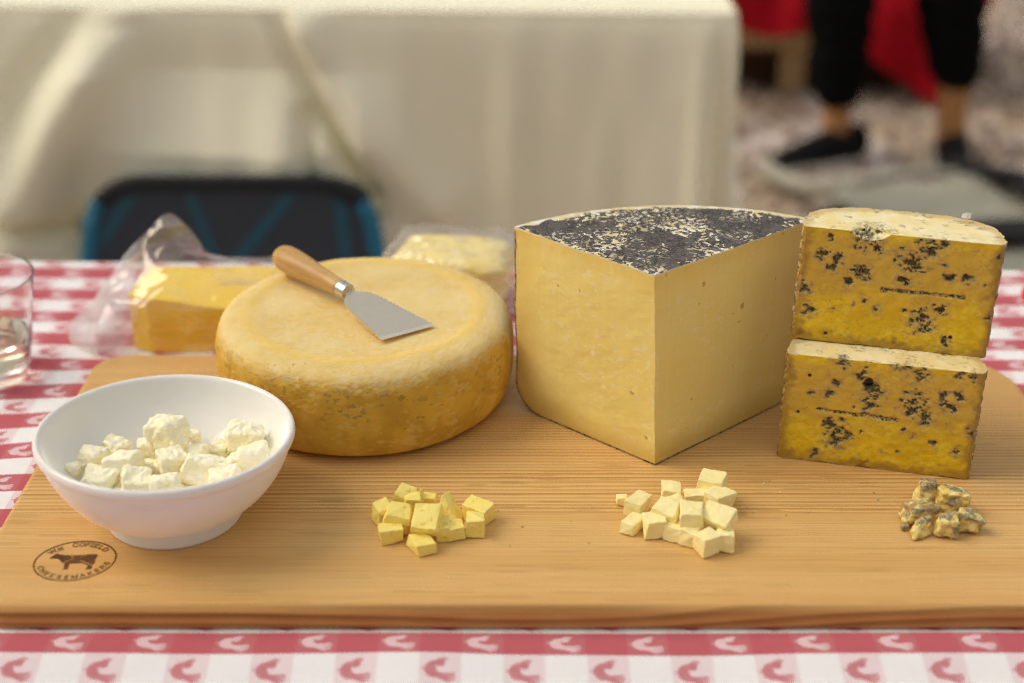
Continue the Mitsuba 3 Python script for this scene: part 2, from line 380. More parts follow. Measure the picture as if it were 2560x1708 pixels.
# ------------------------------------------------------------------ front table's gingham cloth
def build_gingham():
    x0, x1, drop = -.95, .95, .70
    yf, yb = .40, 1.2865
    n = 2
    def axis(lo, hi, step, edge):
        mid = np.arange(lo, hi + 1e-9, step)
        out = np.r_[0, .003, .006, .010, .015, .03, np.arange(.06, edge + 1e-9, .04)]
        return np.r_[lo - out[::-1][:-1], mid, hi + out[1:]]
    xs, ts = axis(x0, x1, .006, drop), axis(yf, yb, .004, drop)
    S, U = np.meshgrid(xs, ts, indexing='ij')
    R = .010
    def fold(a, lo, hi):
        e = np.where(a < lo, lo - a, np.where(a > hi, a - hi, 0)); sg = np.where(a < lo, -1, 1)
        base = np.clip(a, lo, hi)
        th = np.minimum(e / R, np.pi / 2)
        out = R * np.sin(th) + .02 * np.maximum(e - R * np.pi / 2, 0)
        return base + sg * out, R * (1 - np.cos(th)) + np.maximum(e - R * np.pi / 2, 0)
    X, dx = fold(S, x0, x1)
    Y, dy = fold(U, yf, yb)
    dz = np.maximum(dx, dy)
    both = (dx > 0) & (dy > 0)
    Z = ZT - dz
    # skewed back edge
    Y = Y + np.where(U > 1.0, -.025 * X * sstep(1.0, 1.28, U), 0)
    # the cloth lies a little high under and round the board, and ripples in front of it
    inb = sstep(-.42, -.35, X) * (1 - sstep(.42, .50, X)) * sstep(.694, .714, Y) * (1 - sstep(1.06, 1.10, Y))
    Z += np.where(dz == 0, .0022 * inb, 0)
    fr = (1 - sstep(.698, .7125, Y))
    P = np.stack([X, Y, X * 0], -1)
    rip = (meshkit.noise(np.stack([X * 6.5 + 3.3, Y * 9, X * 0], -1), 3) - .5) * .0072 + (meshkit.noise(np.stack([X * 17, Y * 30, X * 0], -1), 5) - .5) * .0022
    Z += np.where(dz == 0, rip * fr + .0022 * fr + .0040 * np.exp(-((Y - .689) / .016) ** 2) - .008 * (1 - sstep(.60, .69, Y)), 0)
    out_ = (1 - sstep(-.40, -.36, X)) + sstep(.42, .46, X) + sstep(1.065, 1.09, Y)
    rip2 = (meshkit.noise(np.stack([X * 12, Y * 16, X * 0 + 7], -1), 8) - .5) * .0040
    Z += np.where(dz == 0, rip2 * np.clip(out_, 0, 1), 0)
    wav = (meshkit.noise(np.stack([X * 7, Y * 7, X * 0], -1), 9) - .5) * .05 * np.clip(dz / .3, 0, 1)
    Y = Y + np.where(dy > 0, wav, 0); X = X + np.where(dx > 0, wav, 0)
    m = grid_mesh(np.stack([X, Y, Z], -1))
    add('checked_tablecloth', m, 'gingham_mat', smooth=True, uv=np.stack([S.ravel(), U.ravel()], 1))
    tag('checked_tablecloth', 'red and white checked tablecloth with woven rooster motifs under the wooden board', 'tablecloth')


build_gingham()

# ------------------------------------------------------------------ cutting board: two glued planks and the burnt mark
def build_board():
    corners = [(-.344, .7105, .032), (.405, .7105, .035), (.405, 1.0565, .060), (-.344, 1.0565, .028)]
    sx = [1, -1, -1, 1]; sy = [1, 1, -1, -1]
    base = MultiPoint([(0, 0)])
    def outline(off):
        from shapely import union_all
        return union_all([Point(x + a * r, y + b * r).buffer(r - off, 24) for (x, y, r), a, b in zip(corners, sx, sy)]).convex_hull
    slices = []
    z0, z1, rt, rb = .7438, ZB, .0055, .0050
    for k in range(7):
        th = k / 6 * math.pi / 2
        slices.append((rb * (1 - math.sin(th)), z0 + rb * (1 - math.cos(th))))
    for k in range(9):
        th = k / 8 * math.pi / 2
        slices.append((rt * (1 - math.cos(th)), z1 - rt * (1 - math.sin(th))))
    pts = []
    for off, z in slices:
        c = np.array(outline(off).exterior.coords)[:-1]
        pts.append(np.c_[c, np.full(len(c), z)])
    b = m3.Manifold.hull_points(np.vstack(pts).astype(float))
    a, c = b.split_by_plane([0, 1, 0], JOINT)
    add('cutting_board__plank', tm(a), 'wood_rear_mat', smooth=25)
    add('cutting_board__plank_001', tm(c), 'wood_front_mat', smooth=25)
    tag('cutting_board', 'long pale wooden cutting board with rounded corners lying on the checked cloth', 'cutting board')
    # burnt oval mark: ring, lettering, cow
    cx, cy, ra, rbb, yaw = -.2817, .7594, .0262, .0222, math.radians(7)
    el = lambda k: affinity.rotate(affinity.scale(Point(0, 0).buffer(1, 48), ra + k, rbb + k), math.degrees(yaw), origin=(0, 0))
    ring = el(0.0).difference(el(-.0010))
    zt = ZB + .00012
    hgt = .00015
    def ext(poly):
        return trimesh.util.concatenate([trimesh.creation.extrude_polygon(q, hgt, engine='earcut') for q in getattr(poly, 'geoms', [poly]) if q.area > 1e-9])
    rm = ext(ring); add('cutting_board__emblem__ring', place(rm, loc=(cx, cy, zt)), 'burn_mat', smooth=False)
    cow = [(-17.5, 2.6), (-15.7, 5.5), (-15.0, 7.5), (-13.5, 8.1), (-12.5, 7.3), (-7.7, 6.2), (-5.9, 6.9), (-.5, 6.0), (5.9, 7.3), (8.6, 7.2), (11.8, 7.6), (13.0, 6.3), (12.7, 2.9),
           (12.5, .05), (13.3, -2.2), (12.8, -3.7), (11.9, -4.7), (12.7, -6.7), (12.7, -8.9), (9.0, -9.2), (9.5, -7.2), (9.5, -4.7), (7.5, -3.6), (4.6, -2.3), (1.4, -2.6), (-2.8, -2.8),
           (-2.7, -6.1), (-2.1, -8.9), (-5.6, -9.4), (-5.3, -7.2), (-6.1, -3.0), (-8.4, -1.6), (-9.9, .6), (-11.9, 2.5), (-13.9, 2.7)]
    poly = Polygon(cow).buffer(0)
    for l in ([(-7.8, -2.4), (-1.7, 2.6)], [(2.1, 4.2), (6.2, 7.8)], [(-6.2, 7.3), (-1.6, 3.5)], [(2.7, .9), (12.4, -5.0)]):
        poly = poly.difference(LineString(l).buffer(.42, cap_style=2))
    cm = ext(affinity.scale(poly, .001, .001, origin=(0, 0))); add('cutting_board__emblem__cow', place(cm, loc=(-.2815, .7590, zt)), 'burn_mat', smooth=False)
    parts = []
    def arc(text, angs, h, flip):
        for ch, a_ in zip(text, angs):
            if ch == ' ': continue
            t = meshkit.text_mesh(ch, h, hgt, bold=True)
            bb = t.bounds; t.apply_translation([-(bb[0, 0] + bb[1, 0]) / 2, -h / 2, 0])
            t.apply_scale([1.06, 1.0, 1])
            th = math.radians(a_)
            kx, ky = ra - .0044, rbb - .0042
            x, y = kx * math.cos(th), ky * math.sin(th)
            tx, ty = (kx * math.sin(th), -ky * math.cos(th)) if not flip else (-kx * math.sin(th), ky * math.cos(th))
            r = math.atan2(ty, tx)
            R = rot(math.degrees(r))
            t = place(t, R, (x, y, 0)); parts.append(place(t, rot(math.degrees(yaw)), (cx, cy, zt)))
    arc('COFIELD', [96, 84.5, 74, 66.2, 58, 47, 34.5], .0041, False)
    arc('W', [137.5], .0041, False); arc('M', [122.5], .0030, False)
    arc('CHEESEMAKERS', list(np.linspace(198, 341, 12)), .0037, True)
    for a_, b_ in (((131, -.0068), (118, -.0068)),):
        th = np.radians(np.linspace(a_[0] if isinstance(a_, tuple) else 131, b_[0], 8))
        ln = LineString(np.c_[(ra + a_[1]) * np.cos(th), (rbb + a_[1]) * np.sin(th)]).buffer(.00028)
        parts.append(place(place(ext(ln), rot(math.degrees(yaw))), loc=(cx, cy, zt)))
    add('cutting_board__emblem__lettering', trimesh.util.concatenate(parts), 'burn_mat', smooth=False)
    tag('cutting_board__emblem', 'oval brown burnt mark reading WM COFIELD CHEESEMAKERS round a cow')


build_board()

# ------------------------------------------------------------------ white bowl
BX, BY = -.2286, .8158


def build_bowl():
    out = [(0, .0035), (.037, .0035), (.0395, .0), (.0448, .0), (.0456, .0012), (.0446, .0080), (.0436, .0104), (.0430, .0114), (.0436, .0122), (.0510, .0142), (.0600, .0192), (.0695, .0300), (.0768, .0425), (.0805, .0525),
           (.0812, .0570), (.0836, .0590), (.0845, .0620), (.0838, .0650), (.0820, .0660), (.0800, .0650), (.0785, .0620), (.0755, .0540), (.0700, .0435), (.0605, .0310), (.0490, .0205), (.0350, .0145), (.015, .0132), (0, .013)]
    p = smooth_line(out, 2)
    m = lathe(p, 160)
    v = m.vertices.copy()
    v[:, 2] += (-.036 * v[:, 0] - .038 * v[:, 1]) * np.clip(v[:, 2] / .066, 0, 1)
    m.vertices = v
    c = m.triangles_center
    place(m, loc=(BX, BY, ZB + .0002))
    foot = c[:, 2] < .0100
    foot &= np.hypot(c[:, 0], c[:, 1]) > .030
    rim = (c[:, 2] > .0572 - .003) & (np.hypot(c[:, 0], c[:, 1]) > .0788)
    for nm, sel in (('foot_ring', foot), ('rim', rim), ('body', ~(foot | rim))):
        s = m.submesh([np.nonzero(sel)[0]], append=True, repair=False)
        vn = m.vertex_normals
        idx = np.array([0])
        from scipy.spatial import cKDTree
        _, idx = cKDTree(m.vertices).query(s.vertices)
        path = meshkit.write_ply(s, True, normals=vn[idx])
        scene['bowl__' + nm] = {'type': 'ply', 'filename': path, 'face_normals': False, 'bsdf': {'type': 'ref', 'id': 'porcelain_mat'}}
    tag('bowl', 'white porcelain bowl of cheese curds on the near left of the board', 'bowl')


build_bowl()


def lump(size, seed, boxy=3.2, amp=.10, fine=.03, freq=1.0, sub=4):
    """A rounded block with an uneven, torn surface."""
    m = trimesh.creation.icosphere(subdivisions=sub)
    v = np.asarray(m.vertices)
    r = (np.abs(v) ** boxy).sum(1) ** (-1 / boxy)
    v = v * r[:, None]
    o = seed * 3.71
    n1 = meshkit.fbm(v * 1.6 * freq + o, 2, seed) - .5
    n2 = meshkit.fbm(v * 5.0 * freq + o, 3, seed + 5) - .5
    n3 = meshkit.fbm(v * 14.0 * freq + o, 2, seed + 9) - .5
    d = 1 + 4.2 * amp * n1 + 2.8 * amp * n2 + 2 * fine * n3
    m.vertices = v * d[:, None] * np.asarray(size) / 2
    return m


def curd(size, seed, rough):
    """A torn block: jittered corners, creased and knobbly faces."""
    q = np.random.default_rng(seed)
    pts = np.array([[x, y, z] for x in (-.5, .5) for y in (-.5, .5) for z in (-.5, .5)], float) + q.uniform(-.16, .10, (8, 3)) * np.array([[x, y, z] for x in (-1, 1) for y in (-1, 1) for z in (-1, 1)])
    if max(size) > 24:
        pts = np.vstack([pts, q.uniform(-.5, .5, (3, 3)) * [1, .8, 1.15]])
    r = .0016
    m = tm(hull_spheres(pts * (np.asarray(size) * .001 - 2 * r), r, 10).refine_to_length(.0008))
    v = np.asarray(m.vertices); n = np.asarray(m.vertex_normals); o = seed * 2.3
    rid = 1 - np.abs(meshkit.noise(v * 170 + o, seed) - .5) * 3.2
    d = (meshkit.fbm(v * 95 + o, 2, seed + 1) - .5) * .0046 * rough + rid * .0010 * rough + (meshkit.fbm(v * 420 + o, 3, seed + 2) - .5) * .0026
    m.vertices = v + n * d[:, None]
    return m


CURDS = [  # x, y, height above the board, width, height, description
    (-.2907, .8059, .0400, 10.5, 10, 'small curd at the far left end of the heap in the bowl'),
    (-.2834, .8215, .0375, 19.5, 19, 'smooth blocky curd at the left of the bowl beside the smallest end curd'),
    (-.2714, .8400, .0370, 18, 13, 'knobbly curd behind the left blocky curd, touching the bowl wall'),
    (-.2590, .8122, .0380, 23.5, 20, 'large folded curd in front of the knobbly one, left of the middle'),
    (-.2733, .8004, .0345, 24, 14, 'low wide curd half hidden by the rim at front left'),
    (-.2468, .7988, .0345, 22, 18, 'upright curd against the near rim, left of the middle'),
    (-.2514, .8452, .0325, 14.5, 17.5, 'tall narrow curd leaning beneath the topmost curd'),
    (-.2372, .8476, .0450, 32, 21, 'biggest craggy curd on top of the heap at the back'),
    (-.2225, .8637, .0315, 10, 10, 'little smooth curd poking out behind the topmost curd'),
    (-.2275, .8151, .0410, 21, 20, 'square curd with a flat top in the very middle of the bowl'),
    (-.2262, .7928, .0345, 20.5, 17, 'rounded curd against the near rim under the square curd'),
    (-.2155, .8400, .0320, 17, 11, 'rough flat curd just behind and right of the square curd'),
    (-.2030, .8075, .0375, 38, 20, 'long craggy curd lying to the right of the square curd'),
    (-.2020, .8481, .0310, 15, 10, 'thin sloping curd left of the tall right-hand curd'),
    (-.1824, .8441, .0410, 32, 21, 'tall ragged curd with peaks at the right back of the bowl'),
    (-.1733, .8169, .0425, 23, 16, 'wide curd against the right wall in front of the ragged peaked curd'),
    (-.1890, .7985, .0400, 21, 12, 'crumbled low curd by the near rim on the right'),
    (-.2459, .8213, .0310, 11, 10, 'small curd wedged between the folded curd and the square curd'),
    (-.2350, .8519, .0330, 22, 9, 'flat curd under the craggy topmost curd'),
]
for i, (x, y, z, w, h, lab) in enumerate(CURDS):
    key = 'cheese_curd' if i == 0 else 'cheese_curd_%03d' % i
    d = {12: .019, 7: .022, 14: .018}.get(i, w * .00085)
    m = curd((w * .83, d * 830, h * .94), 11 + i, .40 if i in (1, 8, 9, 6) else .85)
    place(m, rot(rng.uniform(-35, 35), rng.uniform(-12, 12), rng.uniform(-14, 14)), (x, y, ZB + z))
    add(key, m, 'curd_mat', smooth=True)
    tag(key, 'white ' + lab, 'cheese curd', 'curds in the white bowl')
BURIED = [(-.245, .83, .023, 'the tall narrow curd and the topmost one'), (-.222, .826, .022, 'the rough flat curd behind the square one'), (-.205, .826, .023, 'the back of the long craggy curd'),
          (-.262, .826, .027, 'the knobbly curd at the back left'), (-.195, .815, .026, 'the right half of the long craggy curd'), (-.23, .80, .022, 'the rounded curd at the near rim'),
          (-.21, .795, .025, 'the near side of the long craggy curd'), (-.255, .80, .025, 'the upright curd at the near rim'), (-.182, .828, .031, 'the tall ragged curd on the right'), (-.272, .815, .031, 'the large folded curd on the left')]
for i, (x, y, z, under) in enumerate(BURIED):
    key = 'cheese_curd_%03d' % (len(CURDS) + i)
    m = lump((.022, .020, .014), 60 + i, amp=.1)
    place(m, rot(40 * i), (x, y, ZB + z))
    add(key, m, 'curd_mat', smooth=True)
    tag(key, 'white curd almost buried beneath ' + under, 'cheese curd', 'curds in the white bowl')

# ------------------------------------------------------------------ cheese wheel
def build_wheel():
    prof = [(0, 0), (.0950, 0), (.1030, .0014), (.1092, .0062), (.1130, .0150), (.1146, .0270), (.1149, .039), (.1147, .0505), (.1132, .0605), (.1088, .0680), (.1015, .0716), (.0935, .0729), (.0885, .0731), (.0825, .0721), (.0720, .0715), (.040, .0713), (0, .0713)]
    p = resample(smooth_line(prof, 3), .0013)
    m = lathe(p, 420)
    v = np.asarray(m.vertices); n = np.asarray(m.vertex_normals)
    top = np.clip(n[:, 2], 0, 1)
    d = (meshkit.fbm(v * 18, 3, 1) - .5) * .0026 + (meshkit.fbm(v * 90, 3, 2) - .5) * .0007 + (meshkit.fbm(v * 420, 2, 3) - .5) * .0004
    d *= np.clip(v[:, 2] / .004, 0, 1)
    m.vertices = v + n * d[:, None]
    place(m, loc=(-.1137, .990, ZB + .0001))
    add('round_cheese', m, 'wheel_rind_mat', smooth=True)
    tag('round_cheese', 'whole round golden cheese with mottled rind, a knife lying on its top', 'cheese')


build_wheel()

# ------------------------------------------------------------------ cheese knife
def build_knife():
    F = np.array([-.1245, .9890, .8478]); B = np.array([-.1880, 1.0600, .8492])
    ax = (F - B); L = np.linalg.norm(ax); ax /= L
    side = np.cross([0, 0, 1], ax); side /= np.linalg.norm(side); up = np.cross(ax, side)
    R = np.stack([side, up, ax], 1)          # local z along the handle, butt to ferrule
    hl = L - .0100
    prof = [(0, 0), (.0050, .0002), (.0088, .003), (.0106, .009), (.0110, .016), (.0107, .026), (.0098, .040), (.0086, .054), (.0075, .068), (.0068, hl - .001), (.0064, hl), (0, hl)]
    m = lathe(resample(smooth_line(prof, 2), .0015), 64)
    add('cheese_knife__handle', place(m, R, B), 'handle_mat', smooth=35)
    fp = [(0, hl + .0001), (.0066, hl + .0001), (.0068, hl + .0009), (.0066, hl + .0016), (.0064, hl + .002), (.0064, hl + .0085), (.0061, hl + .0096), (0, hl + .0100)]
    add('cheese_knife__ferrule', place(lathe(fp, 48), R, B), 'ferrule_mat', smooth=30)
    # blade, from the ferrule down to the rind
    tip = np.array([-.0768, .9422, .8368])
    bx = tip - F; bl = np.linalg.norm(bx); bx /= bl
    bs = np.cross([0, 0, 1], bx); bs /= np.linalg.norm(bs); bu = np.cross(bx, bs)
    left = [(-.004, .0030), (.0018, .0034), (.0035, .0060), (.0068, .0105), (.0120, .0140), (.0200, .0160), (bl + .0040, .0226)]
    right = [(bl - .0040, -.0226), (.0200, -.0160), (.0120, -.0140), (.0068, -.0105), (.0035, -.0060), (.0018, -.0034), (-.004, -.0030)]
    poly = Polygon(list(smooth_line(left, 2)) + list(smooth_line(right, 2)))
    th = .0013
    bm = prism(poly, -th / 2, th / 2)
    # ground bevel at the cutting edge
    tl = np.array([bl + .0040, .0226]); tr = np.array([bl - .0040, -.0226])
    e = (tl - tr) / np.linalg.norm(tl - tr); nrm2 = np.array([e[1], -e[0]])
    nrm2 = nrm2 if nrm2[0] > 0 else -nrm2
    pn = np.array([-nrm2[0] * .42, -nrm2[1] * .42, -1.0]); pn /= np.linalg.norm(pn)
    q = np.array([tl[0], tl[1], -th / 2 + .0002])
    bm = bm.trim_by_plane(pn.tolist(), float(pn @ q))
    Rb = np.stack([bx, bs, bu], 1)
    add('cheese_knife__blade', place(tm(bm), Rb, F), 'steel_mat', smooth=20)
    tag('cheese_knife', 'short wooden-handled cheese knife with a broad flat blade lying on the golden wheel', 'cheese knife')


build_knife()

# ------------------------------------------------------------------ big cloth-bound wedge
def build_wedge():
    W = np.array([.1226, .8195]); R = .189; Hh = .149
    V = np.array([.0961, .8770]); Lp = np.array([.0016, .9647]); Rp = np.array([.2215, .9805])
    far = lambda a: V + (a - V) * 2.2
    sector = Polygon([V, far(Rp), V + np.array([.05, .6]), far(Lp)])
    def rev(off):
        rb = .024
        r = R - off
        pts = [(0, off)]
        for k in range(13):
            th = k / 12 * math.pi / 2
            pts.append((R - rb + (rb - off) * math.sin(th), rb - (rb - off) * math.cos(th)))
        pts += [(r, Hh - off), (0, Hh - off)]
        return m3.Manifold.revolve(m3.CrossSection([np.array(pts)]), 360).translate([W[0], W[1], ZB])
    shell, core = rev(0), rev(.0013)
    pr = prism(sector, ZB - .05, ZB + .3)
    paste = core ^ pr
    rind = (shell - core) ^ pr
    def finish(m, ln, seed):
        m = tm(m.refine_to_length(ln))
        v = np.asarray(m.vertices).copy()
        # cut not quite plumb: the nose leans a little
        d = np.hypot(v[:, 0] - V[0], v[:, 1] - V[1])
        w = 1 - .8 * np.clip(d / .14, 0, 1)
        v[:, 0] += .044 * (Hh - (v[:, 2] - ZB)) * w
        for k in range(3):
            v[:, k] += (meshkit.fbm(v * 26 + 10 * k, 2, 40 + k) - .5) * .0016 * np.clip((v[:, 2] - ZB) / .01, 0, 1) + (meshkit.fbm(v * 150 + 10 * k, 3, 44 + k) - .5) * .0009 * np.clip((v[:, 2] - ZB) / .005, 0, 1)
        m.vertices = v
        return m
    add('cheese_wedge__paste', place(finish(paste, .0022, 1), loc=(0, 0, .0002)), 'wedge_paste_mat', smooth=30)
    add('cheese_wedge__rind', place(finish(rind, .0022, 2), loc=(0, 0, .0002)), 'wedge_rind_mat', smooth=30)
    tag('cheese_wedge', 'tall pale yellow cheese wedge with flaking black rind on top, between wheel and stack', 'cheese')
    tag('cheese_wedge__rind', 'black flaking rind with cream bare patches')


build_wedge()

# ------------------------------------------------------------------ the two blue cheeses
UP = [(.147, .730, 7.7, 'r'), (.325, .656, 6.0, 'c'), (.263, .558, 3.5, 'c'), (.554, .778, 8.1, 'c'), (.641, .887, 6.7, 'c'), (.535, .625, 4.2, 'c'), (.329, .965, 9.1, 'c'), (.661, .282, 8.1, 'c'), (.733, .382, 4.9, 'c'), (.032, .451, 4.9, 'c'), (.075, .267, 3.9, 'c'), (.174, .075, 1.5, 'd'), (.809, .158, 1.5, 'd'), (.791, .102, 3.9, 'c'), (.531, .074, 2.8, 'b'), (.759, .684, 3.2, 'c'), (.848, .688, 3.5, 'c'), (.727, .784, 2.5, 'c'), (.300, .375, 2.1, 'c'), (.350, .410, 2.7, 'c'), (.419, .340, 2.8, 'c'), (.670, .433, 1.5, 'c'), (.561, .354, 2.0, 'c'), (.137, .936, 2.8, 'c'), (.388, .879, 3.9, 'c'), (.583, .950, 3.2, 'c'), (.714, .971, 3.2, 'c'), (.196, .304, 2.1, 'c'), (.934, .649, 1.7, 'c'), (.047, .054, 2.8, 'b'), (.997, .900, 3.2, 'c'), (.984, .370, 2.8, 'c')]
LO = [(.428, .801, 4.2, 'd'), (.452, .727, 7.0, 'c'), (.384, .872, 3.9, 'c'), (.408, .943, 2.5, 'c'), (.679, .942, 5.3, 'c'), (.615, .985, 4.9, 'c'), (.562, 1.006, 3.5, 'c'), (.286, .990, 5.3, 'c'), (.664, .649, 7.7, 'c'), (.738, .532, 4.6, 'c'), (.855, .729, 8.1, 'r'), (.299, .259, 7.4, 'c'), (.346, .270, 4.2, 'c'), (.253, .378, 4.6, 'c'), (.315, .430, 2.5, 'c'), (.194, .076, 3.5, 'c'), (.456, .593, 4.2, 'c'), (.363, .566, 2.1, 'c'), (.877, .942, 3.2, 'c'), (.944, .970, 3.5, 'c'), (.267, .766, 3.2, 'c'), (.145, .657, 2.8, 'c'), (.234, .672, 3.5, 'c'), (.913, .265, 3.2, 'c'), (.795, .302, 2.8, 'c'), (.990, .427, 3.9, 'c'), (.961, .494, 2.5, 'c'), (.449, .040, 4.2, 'b'), (.637, .408, 2.2, 'c'), (.418, .334, 1.7, 'c'), (.125, .815, 1.3, 'd'), (.085, .461, 1.3, 'd'), (.540, .168, 2.2, 'c'), (.619, .187, 1.8, 'c'), (.687, .353, 2.4, 'c'), (.008, .879, 2.1, 'c')]


def build_blue(key, Wd, Hh, D, seeds, slit, seed, notch, R, loc, label):
    # half-moon: flat cut front at y = 0, curved rind behind
    a = Wd / 2
    outline = [(-a + .002, 0), (a - .002, 0), (a, .002), (a + .001, .006)]
    for k in range(1, 24):
        th = math.pi * k / 24
        outline.append((a * math.copysign(abs(math.cos(th)) ** .72, math.cos(th)), .004 + (D - .004) * math.sin(th) ** .62))
    outline += [(-a - .001, .006), (-a, .002)]
    poly = Polygon(outline).buffer(0)
    body = prism(poly, 0, Hh)
    if notch:
        nx, nr = notch
        for dx, dz, s in ((0, .0, 1.0), (-.010, .004, .8), (.008, .005, .75)):
            body = body - m3.Manifold.sphere(.011 * s * nr, 24).scale([1.45, 1.15, 1.0]).translate([nx + dx, -.003, Hh + .0050 + dz])
    m = tm(body.refine_to_length(.0008))
    v = np.asarray(m.vertices).copy(); n = np.asarray(m.vertex_normals).copy()
    fn = np.asarray(m.face_normals); fc = m.triangles_center
    u, d, h = v[:, 0] + a, v[:, 1], v[:, 2]
    U, Hc = u / Wd, h / Hh
    pm = v * 1000
    nz1 = meshkit.fbm(pm * .30, 3, seed); nz2 = meshkit.fbm(pm * .85, 2, seed + 3); nz3 = meshkit.fbm(pm * .10, 2, seed + 6)
    val = np.full(len(v), -9.0); brown = np.zeros(len(v)); dots = np.zeros(len(v))
    for cu, ch, r, k in seeds:
        small = r < 2.6
        r = r * .00112
        dist = np.sqrt((u - cu * Wd) ** 2 + (h - ch * Hh) ** 2 + (d * .55) ** 2)
        if k == 'r':
            ga = np.arctan2(h - ch * Hh, u - cu * Wd)
            dd = np.abs(dist - .66 * r) / (.42 * r) + .9 * np.clip(np.sin(ga * 2 + cu * 40) + np.sin(ga * 3 + ch * 30), 0, 1)
        else:
            dd = dist / r
        if k == 'b':
            brown = np.maximum(brown, sstep(1.2, .2, dd + (nz1 - .5) * 1.5)); continue
        if k == 'd':
            dots = np.maximum(dots, sstep(1.0, .6, dd + (nz1 - .5) * .6)); continue
        ang = np.arctan2(h - ch * Hh, u - cu * Wd)
        val = np.maximum(val, (.62 if small else 1.02) - dd + (nz1 - .5) * 2.2 + (nz2 - .5) * 1.2)
    (s0u, s0h), (s1u, s1h) = slit
    t = np.clip((U - s0u) / (s1u - s0u), 0, 1)
    ds = np.abs(h - Hh * (s0h + (s1h - s0h) * t) - (nz3 - .5) * .004) + np.where((U < s0u) | (U > s1u), np.minimum(np.abs(U - s0u), np.abs(U - s1u)) * Wd, 0)
    ds = ds + d
    sl = 1 - ds / .0021 + (nz1 - .5) * 1.0
    crack = sstep(.1, .6, sl)
    vein = sstep(.38, .80, val)
    smear = sstep(-.25, .45, val) * (.55 + .9 * (nz1 - .3))
    halo = sstep(-1.0, .5, val)
    topf = n[:, 2] > .5
    tv = sstep(.50, .62, meshkit.fbm(pm * .11 + 5, 2, seed + 20)) * sstep(.50, .66, meshkit.fbm(pm * np.array([.28, .9, .5]), 3, seed + 21))
    vein = np.where(topf, np.maximum(vein * .9, tv * .7), vein)
    # colours
    C = lambda *c: np.array(c, float)
    gold = C(.74, .495, .012); light = C(.80, .60, .050)
    fl = sstep(.45, .70, meshkit.fbm(pm * .25, 3, seed + 30))
    col = gold + (light - gold) * (fl * .8)[:, None]
    speck = sstep(.66, .74, meshkit.fbm(pm * .75, 2, seed + 31)) * .6
    col += (C(.84, .66, .20) - col) * (speck * .55)[:, None]
    big = sstep(.35, .65, meshkit.fbm(pm * .045, 2, seed + 32))
    col += (C(.60, .38, .015) - col) * (big * .5)[:, None]
    # duller band round the middle seam
    band = sstep(.30, .02, np.abs(Hc - .57 + (nz3 - .5) * .2)) * .5
    col += (C(.52, .33, .075) - col) * band[:, None]
    uph = sstep(.45, .80, Hc + (nz3 - .5) * .5) * sstep(1.0, .88, Hc)
    col += (C(.56, .36, .085) - col) * (uph * .55)[:, None]
    halo = halo * np.where(topf, 0, 1)
    col += (C(.52, .335, .105) - col) * (halo * .75)[:, None]
    pale = C(.84, .745, .45)
    tcol = pale + (C(.82, .68, .32) - pale) * sstep(.4, .7, meshkit.fbm(pm * .08, 3, seed + 33))[:, None]  # top paste painted paler and less golden, as the light strikes it
    ring = np.minimum(np.minimum(u, Wd - u), np.where(True, D - d, 0))
    tedge = sstep(.009, .001, np.minimum(np.minimum(u, Wd - u), D * np.clip(1 - (np.abs(v[:, 0]) / a) ** 2, 0, 1) ** .35 - d) + (nz1 - .5) * .006)
    tcol += (C(.50, .33, .11) - tcol) * (tedge * .6)[:, None]
    tw = sstep(.35, .75, n[:, 2])[:, None]
    hair = sstep(.030, .008, np.abs(meshkit.fbm(pm * np.array([.16, .3, .22]) + 11, 3, seed + 80) - .5)) * sstep(.50, .62, meshkit.fbm(pm * .07 + 3, 2, seed + 81))
    col += (C(.30, .22, .09) - col) * (hair * .45)[:, None]
    # cream lip where the front meets the top
    lip = sstep(.0025, .0, (Hh - h)) * (n[:, 2] < .9)
    col = col * (1 - tw) + tcol * tw
    # dark crust towards the sides and the base of the cut face
    ed = np.minimum(np.minimum(u, Wd - u), h * .9)
    crust = sstep(.0085, .001, ed + (nz1 - .5) * .006 + (nz3 - .5) * .010) * (n[:, 2] < .6)
    col += (C(.30, .17, .045) - col) * (crust * .75)[:, None]
    mold = C(.042, .045, .028)
    tan = C(.44, .32, .13)
    vt = sstep(.47, .62, .6 * nz2 + .4 * meshkit.fbm(pm * 1.5 + 7, 2, seed + 41))[:, None]
    vc = mold * (1 - vt) + tan * vt
    vc = np.where(topf[:, None], np.array([.085, .095, .075]) * (1 - vt) + np.array([.55, .52, .40]) * vt, vc)
    bl = sstep(.42, .60, nz3)[:, None]
    col += (C(.30, .245, .10) * (1 - bl) + C(.205, .215, .145) * bl - col) * (np.clip(smear, 0, 1) * .85 * (1 - .5 * topf))[:, None]
    col += (vc - col) * (vein * .88)[:, None]
    cc = sstep(.45, .6, meshkit.fbm(pm * .9, 2, seed + 50))[:, None]
    col += ((mold * (1 - cc) + C(.52, .38, .16) * cc) - col) * crack[:, None]
    col += (C(.22, .10, .03) - col) * (brown * .75)[:, None]
    col += (C(.020, .018, .012) - col) * dots[:, None]
    # relief
    push = -(vein * (.0004 + .0030 * sstep(.35, .7, nz2)) + smear * .0003 + crack * .0012 + dots * .0010) + (meshkit.fbm(pm * .18, 2, seed + 60) - .5) * .0010 + (nz2 - .5) * .00022
    rindv = (np.hypot(n[:, 0], 0) > .6) & (n[:, 1] > -.8) | (n[:, 1] > .3) | (n[:, 2] < -.6)
    push = np.where(rindv, (meshkit.fbm(np.stack([pm[:, 0] * .6 + pm[:, 2] * .53 + pm[:, 1] * .4, pm[:, 2] * .7 - pm[:, 0] * .5 + pm[:, 1] * .3, pm[:, 1] * .6 + pm[:, 2] * .31], 1) * .33, 4, seed + 61) - .5) * .0026 + (nz2 - .5) * .0012, push)
    push = np.where(h < .0006, np.clip(push, -.0009, 0), push)
    sag = 0
